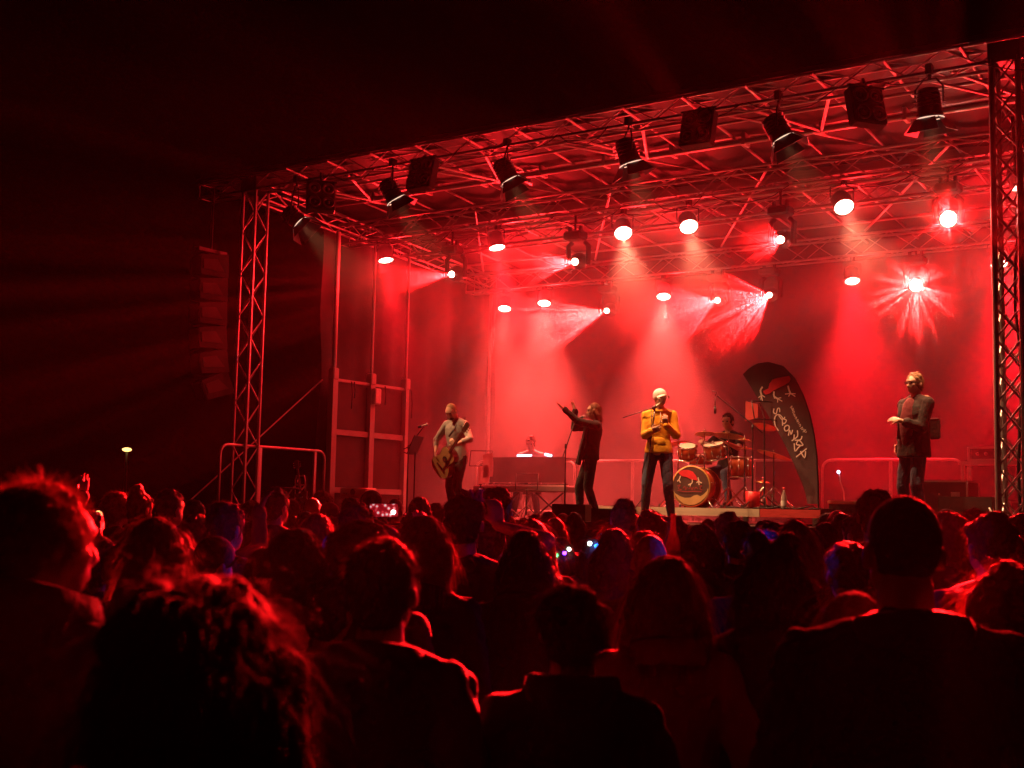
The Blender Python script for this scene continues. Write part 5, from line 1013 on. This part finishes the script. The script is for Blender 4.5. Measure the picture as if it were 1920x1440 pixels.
near(1600, 1096, 0, 'long', 'blond', ('jacket', 'black'), 'short person whose reddish hair shows at the left shoulder of the tall cropped man', dict(puff=1.0, fem=1), D=3.15, off=-5, ns=5000, wid=.0012, seed=34)
near(680, 972, 0, 'curly', 'auburn', ('jacket', 'olive'), 'person whose wavy reddish crown rises just behind the hooded jacket', dict(puff=1.02), D=4.0, off=-12, ns=5000, wid=.0013, seed=35)
near(622, 1075, 0, 'short', 'dark', ('hoodie', 'red'), 'short person in dull red hooded top beside the hooded jacket', dict(fem=1), D=3.9, off=-15, ns=2500, wid=.0013, seed=36)
near(425, 937, 62, 'short', 'brown', ('shirt', 'olive'), 'man with short light-edged hair and open shirt collar above the long straight hair', dict(collar=(.05, .085, .03)), D=6.2, off=-18, ns=3500, wid=.0014, seed=37)
near(1590, 1014, 0, 'short', 'dark', ('jacket', 'black'), 'broad dark shoulders tucked at the left of the tall cropped man', dict(broad=1.1), D=4.9, off=0, ns=2500, wid=.0014, seed=38)
near(1208, 990, 70, 'bob', 'brown', ('jacket', 'black'), 'person with rounded bob left of the smooth long reddish hair', dict(puff=1.06, fem=1), D=6.3, off=6, ns=3500, wid=.0014, seed=39)
near(1169, 934, 45, 'short', 'brown', ('shirt', 'checked'), 'man in a checked shirt with arms raised to his ears below the hoodie singer', dict(broad=1.1, wR=(.30, .10, 1.62), eR=(1, -.2, -.2)), D=8.6, off=4, ns=2200, wid=.0016, seed=40)
near(1315, 977, 65, 'bob', 'dark', ('jacket', 'black'), 'person with a wide dark helmet of hair in front of the drum riser', dict(puff=1.02, len=.8), D=6.4, off=0, ns=3000, wid=.0015, seed=41)
qS, JS_ = near(1827, 949, 70, 'curly', 'dark', ('jacket', 'black'), 'person with thick dark hair filming with a phone left of the near tower', dict(puff=.9, wL=(-.16, .40, 1.50), eL=(-.6, -.1, -.8), hL=((.1, .2, .95), (.2, .9, 0), .8, 1)), D=6.6, off=4, vox=.0105, ns=3500, wid=.0014, seed=42)
near(672, 942, 66, 'short', 'dark', ('jacket', 'black'), 'man with dark head holding a glowing phone sideways to his right', dict(wR=(.22, .36, 1.60), eR=(1, -.1, -.5), hR=((-.1, .1, .98), (-.3, .9, 0), .7, 1)), D=6.3, off=-4, ns=2500, wid=.0014, seed=43)
# raised hands
near(172, 955, 0, 'short', 'dark', ('jacket', 'black'), 'person whose open hand is raised behind the wavy hair at far left', dict(wL=(-.20, .14, 1.86), eL=(-.6, -.1, -.7), hL=((.02, .05, 1), (0, 1, .1), .12, 1)), D=8.6, off=0, vox=.009, ns=1500, wid=.0016, seed=44)
near(372, 958, 40, 'bob', 'blond', ('jacket', 'tan'), 'person lifting a bent arm with a loose hand beside the far tower foot', dict(fem=1, wR=(.30, .22, 1.78), eR=(.5, .1, -.9), hR=((.2, .3, .9), (.5, .6, -.2), .6, 1)), D=7.6, off=-8, vox=.0095, ns=1500, wid=.0016, seed=45)
# phones (flat lit screens), held by the people above
PH = bpy.data.materials.new('phone_picture'); PH.use_nodes = True; nt = PH.node_tree; _n = nt.nodes; b_ = _n['Principled BSDF']; tc = _n.new('ShaderNodeTexCoord'); vo = _n.new('ShaderNodeTexVoronoi'); vo.inputs['Scale'].default_value = 42
cr_ = _n.new('ShaderNodeValToRGB'); cr_.color_ramp.elements[0].color = (1, .75, .75, 1); cr_.color_ramp.elements[0].position = .18; cr_.color_ramp.elements[1].color = (.28, .004, .01, 1); cr_.color_ramp.elements[1].position = .5
e_ = cr_.color_ramp.elements.new(.32); e_.color = (.8, .05, .07, 1)
nt.links.new(tc.outputs['Object'], vo.inputs['Vector']); nt.links.new(vo.outputs['Distance'], cr_.inputs[0]); nt.links.new(cr_.outputs[0], b_.inputs['Emission Color']); nt.links.new(cr_.outputs[0], b_.inputs['Base Color']); b_.inputs['Emission Strength'].default_value = .55; PH.cycles.emission_sampling = 'NONE'
def phone(px, py, D, lab, rz=0, land=True, roll=0, torch=None, s=1):
    P = atD(px, py, D); r = empty('mobile_phone', P, R(34)+rz, lab, 'phone', 'phones filming the stage'); M = RY(roll); d = (.155*s, .009, .075*s) if land else (.075*s, .009, .155*s)
    MB().box((0, 0, 0), d, M, .004).build('case', BLACKP, r)
    MB().box(M @ V((0, -.0055, 0)), (d[0]-.008, .002, d[2]-.008), M).build('screen', PH, r)
    if torch: MB().ball(M @ V((torch[0], -.008, torch[1])), .012, n=8, m=6).build('bright_spot', mat('phone_glare', (1, 1, 1), .3, emit=(.85, 1, .95), estr=6), r)
phone(720, 957, 6.75, 'phone held sideways showing the red stage, left of centre', roll=-.03, torch=(.05, -.01), s=1.0)
phone(1779, 987, 8.2, 'small phone showing the red stage beside the near tower', torch=(.03, .01), s=.85)
phone(903, 942, 5.95, 'phone seen edge-on in front of the feathered person, with a bright spot', rz=-1.25, land=False, torch=(.0, .0), s=.9)
# ---- the packed crowd: a few built individuals, then copies with their own height, turn and label
def proto(name, P, topc, hair, bottom='jeans', extra=None, seed=0, ns=1500, skin=None):
    P.setdefault('face', 0); r_, J = person(P, (0, 0, 0), 0, 1.75, 'x', topc, bottom, hair, .0125, ns, .002, MID, skin, seed, extra); return r_
PR = {
 'short_dark': proto('a', {}, ('jacket', 'black'), ('short', 'dark'), seed=51), 'short_brown': proto('b', dict(broad=1.05), ('hoodie', 'grey'), ('short', 'brown'), seed=52),
 'short_grey': proto('c', {}, ('shirt', 'navy'), ('buzz', 'grey'), seed=53), 'bob': proto('d', dict(fem=1), ('jacket', 'navy'), ('bob', 'brown'), seed=54, ns=2200),
 'long_blond': proto('e', dict(fem=1), ('jacket', 'black'), ('long', 'blond'), seed=55, ns=2600), 'long_dark': proto('f', dict(fem=1), ('coat', 'maroon'), ('long', 'dark'), seed=56, ns=2600),
 'curly': proto('g', dict(fem=1, puff=1.02), ('jacket', 'olive'), ('curly', 'auburn'), seed=57, ns=2600), 'bun': proto('h', dict(fem=1), ('jacket', 'red'), ('bun', 'brown'), seed=58),
 'cap': proto('i', {}, ('jacket', 'black'), ('buzz', 'dark'), seed=59, ns=300, extra=lambda r, J: cap_parts(r, J, CL['black'])), 'capred': proto('j', dict(head=(-30, 0, 0), face=1), ('jacket', 'navy'), ('buzz', 'dark'), seed=60, ns=300, extra=lambda r, J: cap_parts(r, J, CL['checked'])),
 'beanie': proto('k', {}, ('jacket', 'grey'), ('bob', 'brown'), seed=61, ns=600, extra=lambda r, J: cap_parts(r, J, CL['darkgreen'], beanie=1)), 'bald': proto('l', {}, ('jacket', 'black'), None, seed=62), 'pony': proto('m', dict(fem=1), ('jacket', 'grey'), ('pony', 'blond'), seed=63)}
used = set()
def put(px, top, w, kind, lab, D=None, off=0, sty=None, leds=None):
    P = place(px, top, w, sty or {'short': 'short', 'bob': 'bob', 'long': 'long', 'curly': 'curly', 'bun': 'bun', 'cap': 'cap', 'capred': 'cap', 'beanie': 'beanie', 'bald': 'buzz', 'pony': 'pony'}[kind.split('_')[0]], D)
    r = PR[kind] if kind not in used else copy_tree(PR[kind]); used.add(kind); r.location = (P.x, P.y, 0); r.rotation_euler = (0, 0, stage_rz(P, off)); s = P.z/1.765; wd = random.uniform(.95, 1.04); r.scale = (s*wd, s*wd, s); r['label'] = lab
    if leds: led(r, skeleton({}), leds)
    return r
CROWD = [
 (222, 923, 52, 'curly', 'curly head with a fine rim of light, right of the small yellow glow', -10), (264, 920, 44, 'bun', 'head with small red-lit topknot among curls at left', -10), (320, 917, 46, 'short_brown', 'bright-edged short haired head above the long straight hair at left', -10),
 (366, 936, 38, 'short_dark', 'small dark short haired head left of the bent raised arm', -10), (472, 938, 27, 'pony', 'small blurred head right of the far tower foot', 0), (519, 913, 46, 'short_brown', 'short haired head over a pale-rimmed hood below the electric guitar', -14),
 (548, 936, 26, 'curly', 'small red curly head just right of the pale-rimmed hood', -20), (475, 979, 62, 'curly', 'wide curly head between the shirt collar man and the bobbed brown hair', -12), (586, 929, 31, 'bald', 'smooth round bald head glowing red below the lifting frame', 0),
 (606, 921, 24, 'curly', 'tiny curly head behind the bald one', 0), (618, 940, 36, 'capred', 'head in a peaked cap turned right below the lifting frame', -8), (598, 960, 68, 'long_blond', 'straight haired head with blue lights at its right side', -14),
 (660, 932, 36, 'short_dark', 'dark head left of the shiny rounded cap', 0), (697, 917, 40, 'cap', 'shiny rounded dark cap in front of the cream amplifier', -4), (742, 932, 32, 'short_grey', 'short grey head right of the glowing sideways phone', 0),
 (787, 933, 46, 'beanie', 'head in a dark green knitted hat below the guitarist', 0), (818, 943, 34, 'short_brown', 'short haired head right of the green knitted hat', 0), (932, 912, 54, 'short_dark', 'round dark head below the keyboard, with light edge at right', 4),
 (1003, 964, 34, 'short_brown', 'small bright-rimmed head below the keyboard stand', 0), (983, 969, 36, 'bob', 'bobbed head behind the long straight dark hair', 6), (1040, 974, 38, 'short_dark', 'dark head left of the low wedge monitor', 0), (1046, 988, 44, 'bob', 'dark rounded head above the row of coloured hair lights', 0),
 (1084, 974, 36, 'curly', 'fluffy red head in front of the low wedge monitor', 0), (1146, 976, 48, 'long_blond', 'straight haired head below the checked shirt', 4), (1242, 979, 32, 'curly', 'tousled head left of the raised bottle', 0), (1160, 1021, 30, 'capred', 'head with a capped outline left of the rounded bob', 0),
 (1368, 959, 36, 'short_brown', 'small short haired head in front of the pale riser edge', 0), (1383, 975, 57, 'short_dark', 'dark short haired head left of the blue-white hair light', 0), (1489, 973, 45, 'curly', 'frizzy light-edged head in front of the feather banner', 0), (1547, 976, 58, 'long_dark', 'straight dark haired head right of the frizzy one', 4),
 (1570, 952, 34, 'bald', 'smooth round head below the gooseneck lamp, ear showing', 0), (1640, 916, 62, 'short_dark', 'tall dark head half hidden behind the tall cropped man', -6), (1775, 952, 36, 'cap', 'capped head above the small phone by the near tower', 0), (1915, 962, 52, 'curly', 'frizzy head at the right edge beside the near tower', 0),
 (1500, 990, 34, 'short_brown', 'low head between the frizzy one and the straight dark hair', 0), (1900, 1000, 50, 'bob', 'low bobbed head right of the near tower foot', 0)]
for px, top, w, kd, lab, off in CROWD: put(px, top, w, kd, lab, off=off)
put(1052, 1005, 50, 'bob', 'head with a row of coloured lights across the back of its hair', leds=[(-.07, -.08, -.02, BLUE), (-.03, -.105, -.02, GRN), (.035, -.105, .0, VIO), (.07, -.085, .03, WHT)])
put(1114, 1006, 60, 'long_dark', 'head with one bright cyan light on its headband', leds=[(.02, -.105, .07, CYAN), (-.03, -.09, .085, WHT), (.1, -.04, -.02, BLUE)])
put(1432, 992, 40, 'short_dark', 'head wearing a blue and white light above the bow', leds=[(-.02, -.10, .09, BLUE), (-.05, -.10, .06, WHT)], D=5.2)
put(1020, 1060, 60, 'short_brown', 'low capless head under the row of coloured lights', D=4.9)
put(640, 990, 0, 'cap', 'dark head in blue jacket right of the blue lights', D=5.6, leds=[(-.11, -.02, .0, BLUE), (-.1, -.05, .01, CYAN)])
# remaining heads of the packed rows, nothing tells them apart
LM = [(250, 'the curls at far left'), (400, 'the raised hands at left'), (470, 'the far truss tower'), (600, 'the left handrail'), (760, 'the lifting frame'), (900, 'the guitarist'), (1050, 'the keyboard desk'), (1160, 'the woman in black'), (1290, 'the hoodie singer'), (1440, 'the drum kit'), (1560, 'the feather banner'), (1680, 'the gooseneck lamp'), (1800, 'the man with glasses'), (1930, 'the near truss tower')]
KD = {'short_dark': 'black short haired head', 'short_brown': 'brown short haired head', 'bob': 'brown bobbed head', 'long_dark': 'dark long haired head', 'short_grey': 'cropped grey head', 'curly': 'curly reddish head', 'cap': 'capped head', 'long_blond': 'fair long haired head', 'pony': 'fair head with a ponytail'}
def fill_label(kd, px, D): return '%s low in the %s rows, below %s' % (KD[kd], 'nearest' if D < 6 else 'nearer' if D < 8 else 'middle' if D < 10 else 'far' if D < 12 else 'farthest', next(n for x, n in LM if px < x))
taken = [Vector((o.location.x, o.location.y)) for o in COL.objects if o.parent is None and o.name.startswith('person')]
seen_l = set(); rr = random.Random(5); cnt = 0; kinds = ['short_dark', 'short_brown', 'bob', 'long_dark', 'short_grey', 'curly', 'cap', 'long_blond', 'pony']
for t in range(12000):
    if cnt >= 92: break
    D = rr.uniform(4.6, 14); px = rr.uniform(190, 1900); top = 955+rr.uniform(2, 42)*(8/D)**.6+ (14 if px < 500 else 0); P = atD(px, top, D)
    if P.y > -1.0 or not 1.50 < P.z < 1.86 or P.x < -3: continue
    v = Vector((P.x, P.y))
    if min((v-q).length for q in taken) < .44: continue
    lb_ = fill_label(kinds[(cnt+1) % 9], px, D)
    if lb_ in seen_l: continue
    seen_l.add(lb_)
    taken.append(v); cnt += 1; put(px, top, 0, kinds[cnt % 9], fill_label(kinds[cnt % 9], px, D), D=D, off=rr.uniform(-12, 12) if cnt % 3 else rr.uniform(-60, 50))
for kd in PR:
    if kd not in used: put(900+40*len(used), 985, 0, kd, 'audience member hidden low in the packed rows', D=9.5)
# raised bottle
P = atD(1262, 1003, 6.0); bt = empty('raised_bottle', P-V((0, 0, .12)), 0, 'clear glass bottle held up above the heads below the hoodie singer', 'bottle')
MB().lathe([(.030, -.06), (.034, -.05), (.034, .08), (.013, .15), (.012, .22)], 16).build('bottle_body', GLS, bt); MB().lathe([(.0355, -.03), (.0355, .05)], 16, closed=False).build('bottle_label', WHITEP, bt)
near(1286, 1012, 0, 'short', 'dark', ('jacket', 'black'), 'person gripping the raised glass bottle', dict(wL=(-.17, .24, 1.52), eL=(-.4, 0, -.8), hL=((.1, .3, .9), (.6, .6, .1), 1.1, 1)), D=6.35, off=4, vox=.010, ns=1500, wid=.0016, seed=46)
# small yellow glow at left behind the wavy hair
P = atD(185, 964, 11); yl = empty('lantern', (P.x, P.y, 0), 0, 'small yellow light showing between heads at far left', 'lantern'); MB().tube((0, 0, 0), (0, 0, P.z-.03), .015).build('pole', BLACKM, yl); MB().ball((0, 0, P.z), (.035, .035, .03)).build('lamp_glass', MATS['far_lamp_glow'], yl)
